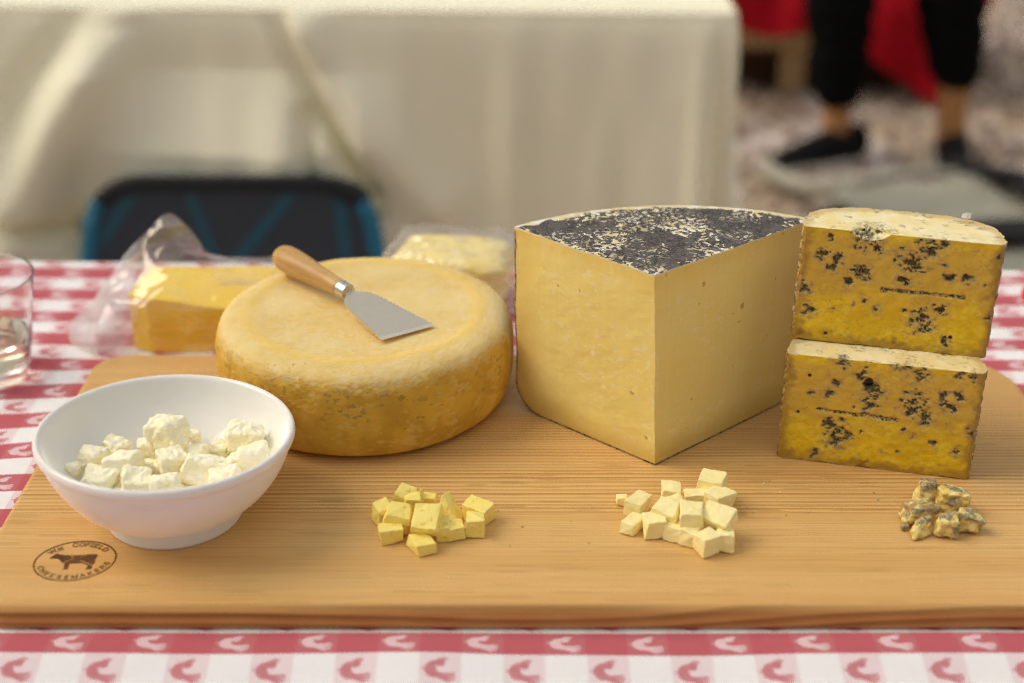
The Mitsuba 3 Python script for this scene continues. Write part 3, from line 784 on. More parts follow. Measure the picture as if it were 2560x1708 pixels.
    v2 = v + n * push[:, None]
    v2[:, 2] = np.maximum(v2[:, 2], .0)
    # rind colour
    r1 = meshkit.fbm(pm * .30, 3, seed + 70)[:, None]
    rc = C(.26, .155, .055) * (1 - sstep(.40, .62, r1)) + C(.56, .42, .20) * sstep(.40, .62, r1)
    rc += (C(.045, .04, .03) - rc) * (sstep(.56, .66, meshkit.fbm(pm * .4 + 9, 2, seed + 71))[:, None] * .8)
    isr = (fn[:, 1] > .35) | ((np.abs(fn[:, 0]) > .75) & (fc[:, 1] > .0005)) | (fn[:, 2] < -.7)
    isr &= ~(fn[:, 2] > .5)
    Rm = rot(*R)
    world = trimesh.Trimesh(v2 @ Rm.T + np.asarray(loc), m.faces, process=False)
    wn = np.asarray(world.vertex_normals)
    for nm, sel, cols in (('paste', ~isr, col), ('rind', isr, rc)):
        f = np.asarray(m.faces)[sel]
        used, inv = np.unique(f, return_inverse=True)
        sub = trimesh.Trimesh(world.vertices[used], inv.reshape(-1, 3), process=False)
        # own normals per part, so that the cut edge stays crisp
        path = meshkit.write_ply(sub, True, color=np.clip(cols[used], .004, .95))
        scene[key + '__' + nm] = {'type': 'ply', 'filename': path, 'face_normals': False, 'bsdf': {'type': 'ref', 'id': 'blue_%s_mat' % nm}}
    tag(key, label, 'blue cheese', 'half-moon blue cheeses stacked at the right end of the board')
    tag(key + '__rind', 'rough brown crust')


e0 = np.array([.1936, .8885]); dirn = np.array([.9719, -.2355]); nrm = np.array([.2355, .9719])
cl = e0 + dirn * .0660
build_blue('blue_cheese', .1335, .0845, .040, LO, ((.181, .503), (.597, .495)), 100, None, (-13.6, 0, 0), (cl[0], cl[1], ZB + .0002), 'half-moon of golden blue-veined cheese standing on the board, lower of the stack')
cu = e0 + dirn * .0668 + nrm * .0240
build_blue('blue_cheese_001', .1330, .0855, .047, UP, ((.432, .516), (.845, .526)), 300, (-.0215, 1.0), (-13.2, 0, .8), (cu[0], cu[1], ZB + .0848), 'half-moon of blue-veined cheese with a chipped mouldy top edge, upper of the stack')


# ------------------------------------------------------------------ cut cubes and broken pieces
def piece(size, seed, jit=.10, r=.0006, amp=.0004, ln=.0010, pts=None):
    q = np.random.default_rng(seed)
    if pts is None:
        pts = np.array([[x, y, z] for x in (-.5, .5) for y in (-.5, .5) for z in (-.5, .5)], float) + q.uniform(-jit, jit, (8, 3)) * [1, 1, .7]
    pts = np.asarray(pts, float) * (np.asarray(size) * .001 - 2 * r)
    m = tm(hull_spheres(pts, r, 8).refine_to_length(ln))
    v = np.asarray(m.vertices)
    o = seed * 1.37
    for k in range(3):
        v = v + np.eye(3)[k] * ((meshkit.fbm(v * 220 + o + 9 * k, 3, seed + k) - .5) * 2 * amp)[:, None]
    m.vertices = v
    return m


PRISM_PTS = [(-.5, -.5, -.5), (.5, -.5, -.5), (.5, .5, -.5), (-.5, .5, -.5), (-.28, .1, .5), (-.12, .45, .5)]
SLANT = [(-.5, -.5, -.5), (.5, -.5, -.5), (.5, .5, -.5), (-.5, .5, -.5), (-.35, -.5, .35), (.5, -.45, .1), (.4, .5, .45), (-.3, .5, .5)]
YEL = [
    (-.0791, .7829, .0050, 15, 11, 10, 16, 0, 0, None, 'yellow cube at the front left corner of the middle heap'),
    (-.0587, .7723, .0040, 13.5, 15, 8, 28, 0, 0, None, 'low yellow slab nearest the front edge of its heap'),
    (-.0565, .7850, .0150, 16.5, 17, 10, -8, 26, 0, None, 'large yellow cube with small holes tilted on top of the heap'),
    (-.0756, .7917, .0150, 17, 12, 9, -5, 8, 4, SLANT, 'yellow block lying on top of the heap, left of the holed one'),
    (-.0864, .8026, .0070, 10, 12, 14, 30, 0, 0, None, 'yellow cube standing at the far left of the heap'),
    (-.0732, .8170, .0085, 15, 11, 17, -15, 0, 10, SLANT, 'peaked yellow piece at the back left of the heap'),
    (-.0613, .8202, .0070, 8, 6, 14, 20, 0, 12, PRISM_PTS, 'thin pointed yellow sliver standing at the back of the heap'),
    (-.0564, .8221, .0045, 10, 7, 9, -10, 0, 0, None, 'little yellow cube at the very back, behind the holed one'),
    (-.0424, .8075, .0100, 16, 13, 17, -18, 0, 0, PRISM_PTS, 'tall pyramid-shaped yellow piece at the back right of the heap'),
    (-.0688, .7932, .0040, 10, 8, 8, 40, 0, 0, None, 'small yellow piece in the gap under the two top blocks'),
    (-.0457, .7862, .0055, 9, 14, 11, 5, 0, 0, None, 'upright yellow cube right of the holed one'),
    (-.0374, .7873, .0043, 11, 12, 8.5, 12, 0, 0, None, 'flat yellow cube ending the heap on the right'),
    (-.0244, .7899, .0062, 11.5, 10, 12.5, -3, 0, 0, None, 'nearer yellow cube of the separate pair'),
    (-.0229, .8062, .0060, 15.5, 12, 12, -31, 0, 0, None, 'farther yellow cube of the separate pair, with a nick'),
    (-.0674, .8119, .0095, 10, 9, 14, 10, 0, 0, None, 'yellow piece between the peaked piece and the sliver'),
]
PAL = [
    (.0751, .8261, .0030, 6.5, 6, 6, 10, 0, 0, None, 'tiny pale cheese cube at the far left of the right-hand heap'),
    (.0851, .8124, .0070, 17, 11, 12, 60, 6, 0, None, 'pale cheese cube beside the tiny one'),
    (.0807, .7947, .0042, 14, 9.5, 8, 57, 0, 0, None, 'pale cube turned cornerwise at the front left of its heap'),
    (.0945, .7885, .0065, 13.5, 12, 13, 10, 0, 0, None, 'upright pale cube second from the left along the front'),
    (.1015, .7943, .0165, 18, 11, 10, -35, 14, 0, SLANT, 'slanting pale piece lying on top, left of the square one'),
    (.1087, .8258, .0065, 11.5, 11, 13, -12, 0, 0, None, 'pale cube standing behind the slanting piece'),
    (.1106, .8096, .0070, 10, 10, 14, 20, 0, 0, None, 'pale cube in the middle, half hidden by the two top pieces'),
    (.1177, .7865, .0175, 13.2, 13.5, 11.5, -4, 3, 0, None, 'square pale cube resting on top in the middle of the heap'),
    (.1079, .7859, .0050, 12, 12, 10, -30, 0, 0, None, 'pale cube under the two top pieces, one corner forward'),
    (.1365, .8316, .0090, 17, 13, 18, -20, 0, 0, None, 'tallest pale cube at the back right of the heap'),
    (.1262, .8213, .0060, 18, 9, 12, 10, 0, 0, None, 'pale slab behind the square top cube'),
    (.1402, .8161, .0080, 15, 13, 15, 40, 0, 0, None, 'pale cube cornerwise in front of the tallest one'),
    (.1359, .7861, .0150, 18, 14, 10, -30, 22, 0, None, 'large pale cube tipped forward at the right of the heap'),
    (.1175, .7790, .0055, 10, 12, 11, -30, 0, 0, None, 'pale cube tucked left of the front corner cube'),
    (.1266, .7695, .0065, 13.5, 12, 13, 32, 0, 0, None, 'pale cube with its corner forward, nearest of its heap'),
    (.1386, .7729, .0060, 10.5, 10, 12, -5, 0, 0, None, 'small pale cube at the front right of the heap'),
]
for pre, cat, rows, mat, s0, grp in (('yellow_cheese_cube', 'cheese cube', YEL, 'yellow_cube_mat', 200, 'cut yellow cheese samples on the board'),
                                     ('pale_cheese_cube', 'cheese cube', PAL, 'pale_cube_mat', 400, 'cut pale cheese samples on the board')):
    for i, (x, y, z, w, d, h, yaw, rx, ry, pts, lab) in enumerate(rows):
        key = pre if i == 0 else '%s_%03d' % (pre, i)
        m = piece((w * 1.08, d * 1.08, h * 1.04), s0 + i, pts=pts, amp=.0006 if mat[0] == 'y' else .0008)
        place(m, rot(yaw, rx, ry), (x, y, ZB + z))
        if z < .0105 and abs(rx) + abs(ry) < 20:
            place(m, loc=(0, 0, ZB + .0002 - m.vertices[:, 2].min()))
        add(key, m, mat, smooth=32)
        tag(key, lab, cat, grp)

BLU = [
    (.2821, .8262, .0085, 15, 12, 17, 3, 0, 0, 'tall mould-topped blue cheese piece at the back left of the small heap'),
    (.2978, .8179, .0080, 20, 14, 15, -10, 0, 0, 'biggest rounded blue cheese piece at the back right of the small heap'),
    (.2732, .8060, .0060, 20, 12, 12, 12, 0, 0, 'crusty blue cheese piece at the left of the small heap'),
    (.2704, .7888, .0062, 19, 10, 12, 25, 0, 0, 'crumbly slanting blue cheese piece at the front left of the small heap'),
    (.2874, .7879, .0068, 13.5, 11, 14, -5, 0, 0, 'pale chunky blue cheese piece at the front middle of the small heap'),
    (.3042, .7949, .0060, 15, 12, 12, -8, 0, 0, 'grey-crusted blue cheese piece at the right end of the small heap'),
    (.2616, .7948, .0018, 5, 4.5, 4, 20, 0, 0, 'crumb-sized blue cheese bit left of the small heap'),
]
for i, (x, y, z, w, d, h, yaw, rx, ry, lab) in enumerate(BLU):
    key = 'blue_cheese_piece' if i == 0 else 'blue_cheese_piece_%03d' % i
    sd = 700 + i
    pts = None
    if i == 0: pts = [(-.5, -.5, -.5), (.5, -.5, -.5), (.5, .5, -.5), (-.5, .5, -.5), (-.1, -.3, .5), (.42, -.3, .5), (.4, .4, .4), (-.15, .4, .4), (-.28, -.45, .1)]
    if i == 3: pts = [(-.5, -.4, -.5), (.3, -.5, -.5), (.5, .3, -.3), (-.3, .5, -.5), (-.5, -.2, -.3), (.1, -.3, .5), (.42, .1, .35), (.1, .4, .5)]
    m = piece((w, d, h), sd, jit=.16, r=.0010, amp=.0, ln=.0007, pts=pts)
    v = np.asarray(m.vertices); n = np.asarray(m.vertex_normals)
    pm = v * 1000
    if i > 0 or True:
        big = meshkit.fbm(pm * .16 + 3.3 * i, 2, sd) - .5; mid = meshkit.fbm(pm * .5 + i, 3, sd + 1) - .5
        v = v + n * ((big * .0048 + mid * .0011) * min(1, h / 10))[:, None]
    mold = sstep(.47, .62, meshkit.fbm(pm * .14 + 7 * i, 3, sd + 2) + .16 * (pm[:, 2] / h) + (.06 if i in (2, 5) else 0) - .04)
    gr = sstep(.45, .62, meshkit.fbm(pm * .7, 2, sd + 3))
    base = np.array([.70, .50, .11]) + (np.array([.80, .66, .27]) - [.70, .50, .11]) * sstep(.3, .7, meshkit.fbm(pm * .25, 2, sd + 4))[:, None]
    base = base + (np.array([.66, .40, .05]) - base) * (sstep(.2, -.2, n[:, 2]) * 0.0)[:, None]
    mc = np.array([.12, .115, .08]) + (np.array([.40, .34, .22]) - [.12, .115, .08]) * gr[:, None]
    col = base + (mc - base) * (mold * .85)[:, None]
    dk = sstep(.63, .73, meshkit.fbm(pm * .35 + 20, 2, sd + 5))
    col += (np.array([.10, .11, .075]) - col) * (dk * .5)[:, None]
    wh = sstep(.70, .76, meshkit.fbm(pm * .9 + 40, 2, sd + 6))
    col += (np.array([.82, .80, .74]) - col) * (wh * .45)[:, None]
    br = sstep(.58, .68, meshkit.fbm(pm * .2 + 50, 2, sd + 7))
    col += (np.array([.36, .22, .09]) - col) * (br * (.8 if i in (2, 5, 1) else .4))[:, None]
    m2 = trimesh.Trimesh(v, m.faces, process=False)
    place(m2, rot(yaw, rx, ry), (x, y, ZB + z))
    place(m2, loc=(0, 0, ZB + .0002 - m2.vertices[:, 2].min()))
    add(key, m2, 'blue_piece_mat', smooth=True, color=np.clip(col, .01, .95))
    tag(key, lab, 'blue cheese piece', 'broken blue cheese samples on the board')

# crumbs on the board
cr = []
spots = [(.12, .80, .05, 40), (-.05, .80, .05, 25), (.22, .84, .05, 34), (.15, .82, .10, 26), (.02, .82, .09, 22), (.30, .81, .05, 26), (.05, .78, .04, 10), (.0, .91, .05, 8), (-.08, .86, .06, 8)]
for cx, cy, s, k in spots:
    for _ in range(k):
        x, y = rng.normal(cx, s), rng.normal(cy, s * .35)
        if not (-.3 < x < .38 and .73 < y < .86): continue
        r = rng.uniform(.0002, .0007) * rng.uniform(.5, 1.1)
        b = trimesh.creation.icosphere(subdivisions=1, radius=r)
        b.vertices *= rng.uniform(.5, 1.4, 3); b.vertices += rng.normal(0, r * .15, b.vertices.shape)
        b.vertices += [x, y, ZB + r * .5]
        cr.append(b)
add('crumbs', trimesh.util.concatenate(cr), 'crumb_mat', smooth=False)
tag('crumbs', 'tiny cheese crumbs scattered over the board', 'crumbs', kind='stuff')


# ------------------------------------------------------------------ bagged yellow block behind the board, left
def bicubic(ctrl, n, m):
    from scipy.interpolate import RectBivariateSpline
    c = np.asarray(ctrl, float)
    a, b = np.linspace(0, 1, c.shape[0]), np.linspace(0, 1, c.shape[1])
    A, B = np.linspace(0, 1, n), np.linspace(0, 1, m)
    return np.stack([RectBivariateSpline(a, b, c[..., k], kx=min(3, c.shape[0] - 1), ky=min(3, c.shape[1] - 1))(A, B) for k in range(3)], -1)


def crinkle(P, amp, seed, f=(30, 90)):
    """Creases of thin film: ridged noise along each normal."""
    t = grid_mesh(P); n = np.asarray(t.vertex_normals).reshape(P.shape)
    r1 = 1 - np.abs(meshkit.noise(P * f[0] + seed, seed) - .5) * 4
    r2 = 1 - np.abs(meshkit.noise(P * f[1] + seed, seed + 1) - .5) * 4
    return P + n * (amp * r1 + amp * .35 * r2)[..., None]


zt = ZT + .001
blk = Polygon([(-.3112, 1.0985), (-.19, 1.0985), (-.19, 1.168), (-.322, 1.166), (-.329, 1.109)]).buffer(-.002).buffer(.002)
bm = tm(prism(blk, zt, zt + .0500).refine_to_length(.004))
v = np.asarray(bm.vertices).copy()
w = np.clip((v[:, 2] - zt) / .05, 0, 1)
v[:, 2] -= w * .0095 * np.sin(np.clip((v[:, 0] + .311) / .10, 0, 1) * np.pi / 2) * np.clip(1 - (v[:, 1] - 1.0985) / .03, 0, 1)
v += (meshkit.fbm(v * 30, 2, 5) - .5)[:, None] * .003 * w[:, None]
bm.vertices = v
add('cheese_block', bm, 'block_mat', smooth=35)
tag('cheese_block', 'deep yellow block of cheese inside a clear plastic bag behind the board', 'cheese')
front = [
    [(-.393, 1.150, .7435), (-.366, 1.150, .775), (-.335, 1.152, .812), (-.3036, 1.155, .844)],
    [(-.370, 1.100, .7435), (-.345, 1.105, .775), (-.318, 1.125, .805), (-.283, 1.152, .838)],
    [(-.338, 1.090, .7435), (-.328, 1.094, .772), (-.300, 1.108, .801), (-.262, 1.150, .808)],
    [(-.311, 1.088, .7435), (-.309, 1.091, .772), (-.290, 1.100, .799), (-.245, 1.160, .799)],
    [(-.240, 1.089, .7435), (-.240, 1.092, .770), (-.238, 1.103, .7905), (-.225, 1.170, .796)],
    [(-.190, 1.089, .7435), (-.190, 1.092, .767), (-.190, 1.110, .7915), (-.190, 1.170, .797)]]
back = [
    [(-.392, 1.152, .7437), (-.365, 1.153, .775), (-.334, 1.155, .812), (-.3030, 1.157, .844)],
    [(-.365, 1.190, .7435), (-.342, 1.182, .778), (-.312, 1.172, .815), (-.2825, 1.155, .838)],
    [(-.335, 1.200, .7435), (-.325, 1.192, .775), (-.297, 1.178, .804), (-.2615, 1.153, .808)],
    [(-.311, 1.200, .7435), (-.305, 1.194, .772), (-.285, 1.182, .799), (-.244, 1.163, .7995)],
    [(-.240, 1.200, .7435), (-.240, 1.196, .770), (-.232, 1.185, .793), (-.2245, 1.173, .7965)],
    [(-.190, 1.200, .7435), (-.190, 1.196, .770), (-.190, 1.185, .793), (-.190, 1.173, .7975)]]
fm = grid_mesh(crinkle(bicubic(front, 110, 70), .0026, 3))
bk = grid_mesh(crinkle(bicubic(back, 110, 70), .0032, 8))
add('plastic_bag', trimesh.util.concatenate([fm, bk]), 'film_mat', smooth=True)
tag('plastic_bag', 'clear crumpled plastic bag standing open round the deep yellow cheese block', 'plastic bag')

# ------------------------------------------------------------------ film-wrapped pale cheese behind the wheel
c0 = np.array([-.055, 1.215, ZT + .0262])
wm = lump((.106, .080, .048), 31, boxy=5, amp=.035, fine=.01, sub=5)
wm = place(wm, rot(-6), c0)
v = wm.vertices.copy(); v[:, 2] = np.maximum(v[:, 2], zt + .001); wm.vertices = v
add('wrapped_cheese', wm, 'wrapped_mat', smooth=True)
tag('wrapped_cheese', 'pale yellow lump of cheese wrapped in shiny film behind the golden wheel', 'cheese')
fl = lump((.118, .090, .056), 31, boxy=5, amp=.035, fine=.01, sub=6)
n = np.asarray(fl.vertex_normals); v = np.asarray(fl.vertices)
ridge = 1 - np.abs(meshkit.noise(v * 45, 4) - .5) * 4
ridge2 = 1 - np.abs(meshkit.noise(v * np.array([160, 60, 60]), 6) - .5) * 4
fl.vertices = v + n * (.0036 * ridge + .0020 * ridge2)[:, None]
place(fl, rot(-6), c0 + [0, 0, .0012])
v = fl.vertices.copy(); v[:, 2] = np.maximum(v[:, 2], zt + .0004); fl.vertices = v
add('cling_film', fl, 'film_mat', smooth=True)
tag('cling_film', 'crinkled clear cling film round the pale lump of cheese behind the wheel', 'cling film')

# ------------------------------------------------------------------ drinking glass at the left edge
gl = [(0, .0), (.0300, .0), (.0322, .0012), (.0332, .004), (.0345, .012), (.0395, .040), (.0476, .0885), (.0482, .0898), (.0474, .0904), (.0462, .0896), (.0378, .040), (.0318, .016), (.0285, .0125), (.015, .0115), (0, .0112)]
GC = (-.4372, 1.0560, ZT + .0006)
add('drinking_glass__tumbler', place(lathe(smooth_line(gl, 2), 96), loc=GC), 'glass_mat', smooth=40)
dk = [(0, .0118), (.0148, .0121), (.0280, .0131), (.0312, .0165), (.0368, .0370), (.0367, .0378), (0, .0376)]
add('drinking_glass__drink', place(lathe(dk, 96), loc=GC), 'drink_mat', smooth=40)
tag('drinking_glass', 'clear tumbler with a little pale drink at the left edge of the checked cloth', 'glass')

# small things at the right edge of the table
nap = Polygon([(.4245, 1.045), (.419, .985), (.50, .975), (.505, 1.038)])
add('paper_napkin', tm(prism(nap.buffer(-.002).buffer(.002), ZT + .0062, ZT + .0110)), 'paper_mat', smooth=30)
tag('paper_napkin', 'folded pale paper napkin on the cloth beside the right end of the board', 'napkin')
tp = [(0, .002), (.004, .0006), (.0075, .0022), (.0098, .0068), (.0098, .011), (.0078, .0152), (.004, .0166), (.0015, .0158), (0, .0152)]
TC = (.4815, 1.2000, ZT + .0012)
add('cherry_tomato__fruit', place(lathe(smooth_line(tp, 2), 48), loc=TC), 'red_plastic_mat', smooth=True)
add('cherry_tomato__stalk', place(tube([(0, 0, .0148), (.0005, .0003, .018), (.0015, .001, .021)], [.0009, .0007, .0009], 8), loc=TC), 'stalk_mat')
tag('cherry_tomato', 'small round red fruit on the checked cloth at the right edge of the photo', 'tomato')
sc = grid_mesh(np.array([[(-.006, 0, 0), (-.005, .001, .0050)], [(.0, -.0005, 0), (.001, .0012, .0075)], [(.0055, .001, 0), (.0058, .003, .0070)]]))
sc = trimesh.util.concatenate([sc, place(sc.copy(), loc=(0, .0004, .0002))])
add('paper_scrap', place(sc, rot(-20) * .55, (.3165, .9270, .9325)), 'paper_mat', smooth=False)
tag('paper_scrap', 'small white paper scrap at the back edge of the upper blue cheese', 'paper scrap')


# ------------------------------------------------------------------ linen-covered table behind
def seg_d(X, Z, a, b):
    ax, az = a; bx, bz = b
    dx, dz = bx - ax, bz - az
    t = np.clip(((X - ax) * dx + (Z - az) * dz) / (dx * dx + dz * dz), 0, 1)
    return np.hypot(X - ax - dx * t, Z - az - dz * t), t


def build_linen():
    slope = -.042
    yl = lambda x: 2.372 + slope * x
    xc = .372
    # top
    xs = np.linspace(-1.7, xc, 120); ys = np.linspace(0, .75, 30)
    X, D = np.meshgrid(xs, ys, indexing='ij')
    Z = .740 + (meshkit.noise(np.stack([X * 6, D * 6, X * 0], -1), 2) - .5) * .003 - .008 * np.exp(-D / .006) + .008 * 0
    top = grid_mesh(np.stack([X, yl(X) + D, Z], -1))
    # skirt: along the front, round the corner, along the right side
    s = np.r_[np.linspace(-1.7, xc - .03, 260), np.linspace(xc - .03, xc + .03, 40)[1:], np.linspace(xc + .03, xc + .75, 60)[1:]]
    t = np.linspace(0, 1, 120)
    S, Tt = np.meshgrid(s, t, indexing='ij')
    hem = np.full(len(s), .03)
    arch = (s > -.79) & (s < -.20)
    q = (s + .495) / .295
    hem = np.where(arch, .03 + (.466 + .012 * np.sin(s * 23) - .03) * (1 - np.clip(np.abs(q), 0, 1) ** 5), hem)
    Zs = .7365 - (.7365 - hem[:, None]) * Tt
    drop = .7365 - Zs
    xf = np.minimum(S, xc); back_ = np.maximum(S - xc, 0)
    # outward offset of the cloth from the table edge
    o = .012 * (1 - np.exp(-drop / .02)) + .05 * drop
    o += (meshkit.noise(np.stack([S * 7.5, Zs * 1.2, S * 0], -1), 4) - .5) * .080 * np.clip(drop / .35, 0, 1)
    o += (meshkit.noise(np.stack([S * 20, Zs * 2.5, S * 0], -1), 6) - .5) * .024 * np.clip(drop / .2, 0, 1)
    # big fold sweeping down to the left
    d, tt = seg_d(xf, Zs, (-.655, .74), (-.90, .36)); o += .085 * np.exp(-(d / (.042 + .055 * tt)) ** 2) * np.clip(drop / .1, .25, 1)
    lx_ = xf - (-.655 - .245 * np.clip(drop / .38, 0, 1.6))
    o += .34 * np.clip(drop, 0, 1) ** 1.5 * np.clip(-lx_ / .22 + .35, 0, 1)
    d, tt = seg_d(xf + .075, Zs, (-.655, .74), (-.90, .36)); o -= .045 * np.exp(-(d / (.030 + .02 * tt)) ** 2) * np.clip(drop / .1, .2, 1)
    d, tt = seg_d(xf, Zs, (-1.05, .74), (-1.12, .3)); o += .05 * np.exp(-(d / .05) ** 2)
    # slack pulled up over the case: crease and flap
    for a, b in (((-.405, .735), (-.322, .560)), ((-.322, .560), (-.238, .420))):
        d, tt = seg_d(xf, Zs, a, b); o -= .055 * np.exp(-(d / .014) ** 2)
    d, tt = seg_d(xf - .05, Zs, (-.40, .70), (-.19, .40)); o += .030 * np.exp(-(d / .045) ** 2)
    d, tt = seg_d(xf, Zs, (-.351, .567), (-.345, .47)); o -= .035 * np.exp(-(d / .014) ** 2)
    # belly of cloth lying over the case
    o += .075 * np.exp(-((xf + .465) / .235) ** 4) * np.clip((drop - .10) / .13, 0, 1)
    # low roll at the left where it is pushed aside
    d, tt = seg_d(xf, Zs, (-1.0, .375), (-.745, .345)); o -= .05 * np.exp(-(d / .018) ** 2)
    o += .10 * np.clip((.36 - Zs) / .25, 0, 1) * np.clip((-.70 - xf) / .06, 0, 1)
    # upright folds at the right corner
    o += .022 * np.exp(-((S - .318) / .018) ** 2) * np.clip(drop / .25, 0, 1)
    o -= .030 * np.exp(-((S - .352) / .011) ** 2) * np.clip(drop / .25, 0, 1)
    o = np.maximum(o, .004)
    ang = np.clip((S - (xc - .012)) / .024, 0, 1) * np.pi / 2
    X = xf + np.sin(ang) * o
    Y = yl(xf) + back_ - np.cos(ang) * o
    sk = grid_mesh(np.stack([X, Y, Zs], -1))
    add('linen_tablecloth__top', top, 'linen_mat', smooth=True)
    add('linen_tablecloth__skirt', sk, 'linen_mat', smooth=True)
    tag('linen_tablecloth', 'cream linen tablecloth hanging in loose folds over the table behind', 'tablecloth')


build_linen()


# ------------------------------------------------------------------ dark case with blue piping under the linen
def build_case():
    x0, x1, z0, z1, yf, yb = -.765, -.232, .012, .476, 2.262, 2.48
    rr = .10
    poly = Polygon([(x0 - .040, z0), (x1 + .040, z0), (x1 - .012, z1), (x0 + .062, z1)]).buffer(-rr).buffer(rr, 16)
    def slab(p, a, b):
        m = prism(p, a, b)
        return tm(m)
    R = np.array([[1, 0, 0], [0, 0, -1], [0, 1, 0]], float)   # polygon x,y -> x,z ; extrusion -> -y
    def put(p, ya, yb_): return place(slab(p, -yb_, -ya), np.array([[1, 0, 0], [0, 0, -1], [0, 1, 0]]), (0, 0, 0))
    add('soft_case__body', put(poly.buffer(-.006), yf, yb), 'case_fabric_mat', smooth=30)
    c = np.array(poly.buffer(-.002).exterior.coords)
    c = resample(c, .010)
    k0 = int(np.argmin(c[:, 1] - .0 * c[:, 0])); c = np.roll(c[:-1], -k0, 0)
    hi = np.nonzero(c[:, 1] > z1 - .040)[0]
    for k, (a, b, mat, nm) in enumerate(((0, hi[0] + 1, 'case_piping_mat', 'piping'), (hi[-1], len(c), 'case_piping_mat', 'piping_001'), (hi[0], hi[-1] + 1, 'case_shaded_piping_mat', 'zip'))):  # zip entry: top run of piping, painted black as shade under the linen
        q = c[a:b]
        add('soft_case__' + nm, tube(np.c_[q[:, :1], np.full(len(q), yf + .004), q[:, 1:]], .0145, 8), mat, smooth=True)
    inner = poly.buffer(-.022)
    for k, (a, b, w) in enumerate((((-.735, .325), (-.615, .490), .009), ((-.560, .510), (-.490, .26), .008), ((-.515, .285), (-.335, .500), .0095), ((-.295, .50), (-.280, .25), .010))):
        st = LineString([a, b]).buffer(w, cap_style=2).intersection(inner)
        add('soft_case__stripe' + ('' if k == 0 else '_%03d' % k), put(st, yf - .002, yf + .001), 'case_stripe_mat', smooth=False)
    hd = smooth_line([(-.52, 2.31, z1 - .006), (-.52, 2.30, z1 + .010), (-.40, 2.30, z1 + .010), (-.40, 2.31, z1 - .006)], 2)
    tag('soft_case', 'charcoal soft case with bright blue piping and diagonal stripes beneath the linen cloth', 'case')


build_case()


# ------------------------------------------------------------------ person standing behind, seen from the knees down
def chain(pts, rs):
    out = m3.Manifold()
    for i in range(len(pts) - 1):
        out = out + hull_spheres([pts[i], pts[i + 1]], [rs[i], rs[i + 1]], 20)
    return out


def organic(m, ln, it=10):
    t = tm(m.refine_to_length(ln))
    trimesh.smoothing.filter_taubin(t, iterations=it)
    return t


PY = 3.74
la, lb = np.array([.885, PY, .065]), np.array([1.192, PY - .02, .075])
hipc = np.array([1.02, PY + .02, .90])
body = chain([hipc + [-.09, 0, 0], (.862, PY - .01, .50), (.882, PY + .005, .25), la, la + [-.02, -.01, -.03]], [.085, .056, .044, .036, .036]) \
    + chain([hipc + [.09, 0, 0], (1.140, PY - .02, .50), (1.186, PY - .01, .28), lb, lb + [0, -.02, -.04]], [.085, .056, .044, .036, .036]) + hull_spheres([hipc + [-.09, 0, 0], hipc + [.09, 0, 0], hipc + [0, 0, .1]], [.09, .09, .10], 20)
add('person__body', organic(body, .012), 'skin_mat', smooth=True)
tr = chain([hipc + [-.085, 0, .08], hipc + [-.09, 0, -.02], (.858, PY - .01, .48), (.880, PY + .005, .222)], [.115, .115, .092, .071]) \
    + chain([hipc + [.085, 0, .08], hipc + [.09, 0, -.02], (1.140, PY - .02, .48), (1.186, PY - .01, .275)], [.115, .115, .092, .071])
tr = tr.trim_by_plane([0, 0, 1], .165)
lowcut = m3.Manifold.cube([.3, .6, .062], False).translate([1.05, PY - .3, .15])
tr = tr - lowcut
tr = organic(tr, .014, 6)
v = np.asarray(tr.vertices); tr.vertices = v + np.asarray(tr.vertex_normals) * ((meshkit.fbm(v * np.array([14, 14, 30]), 3, 5) - .5) * .030)[:, None]
add('person__trousers', tr, 'trouser_mat', smooth=40)


def shoe(key, loc, yaw):
    L = [(0, .041, .046, .040), (.035, .046, .052, .045), (-.06, .043, .046, .036), (-.12, .044, .034, .028), (-.185, .040, .025, .020)]
    m = m3.Manifold.batch_hull([m3.Manifold.sphere(w, 20).scale([1, 1, h / w]).translate([x, 0, h + .006]) for x, w, h, _ in L])
    m = m - m3.Manifold.sphere(.037, 24).scale([1.25, .85, 1]).translate([.005, 0, .100])
    m = m.trim_by_plane([0, 0, 1], .012)
    add(key + '', place(organic(m, .008, 4), rot(yaw), loc), 'shoe_mat', smooth=40)
    so = MultiPoint([(x, s * w) for x, w, _, _ in L for s in (-1, 1)]).convex_hull.buffer(.006)
    add(key + '__sole', place(tm(prism(so, 0, .020)), rot(yaw), (loc[0], loc[1], loc[2] + .001)), 'sole_mat', smooth=30)


shoe('person__shoe', (.905, PY - .01, .0), 22)
shoe('person__shoe_001', (1.205, PY - .01, .0), 78)
tag('person', 'person in black cropped trousers and black slip-on shoes standing beyond the linen table', 'person')

# ------------------------------------------------------------------ red-draped wooden bench far behind
tb = {}
bx0, bx1, by0, by1 = .55, 1.45, 4.30, 4.95
def boxm(x0, x1, y0, y1, z0, z1, r=.004):
    return tm(hull_spheres([(x, y, z) for x in (x0 + r, x1 - r) for y in (y0 + r, y1 - r) for z in (z0 + r, z1 - r)], r, 8))
add('wooden_bench__seat', boxm(bx0, bx1, by0, by1, .41, .45), 'pale_wood_mat')
add('wooden_bench__rail', boxm(bx0 + .02, bx1 - .02, by0 + .012, by0 + .045, .165, .222), 'pale_wood_mat')
for k, (lx, ly) in enumerate([(.84, by0 + .006), (bx0, by0 + .006), (bx1 - .08, by0 + .006), (.84, by1 - .09), (bx0, by1 - .09), (bx1 - .08, by1 - .09)]):
    add('wooden_bench__leg' + ('' if k == 0 else '_%03d' % k), boxm(lx, lx + .075, ly + .04, ly + .08, 0, .41), 'pale_wood_mat')
add('wooden_bench__shade_panel', boxm(bx0 + .01, bx1 - .01, by0 + .12, by0 + .14, .004, .405), 'bench_shade_mat')  # dark panel added to give the shade inside the bench
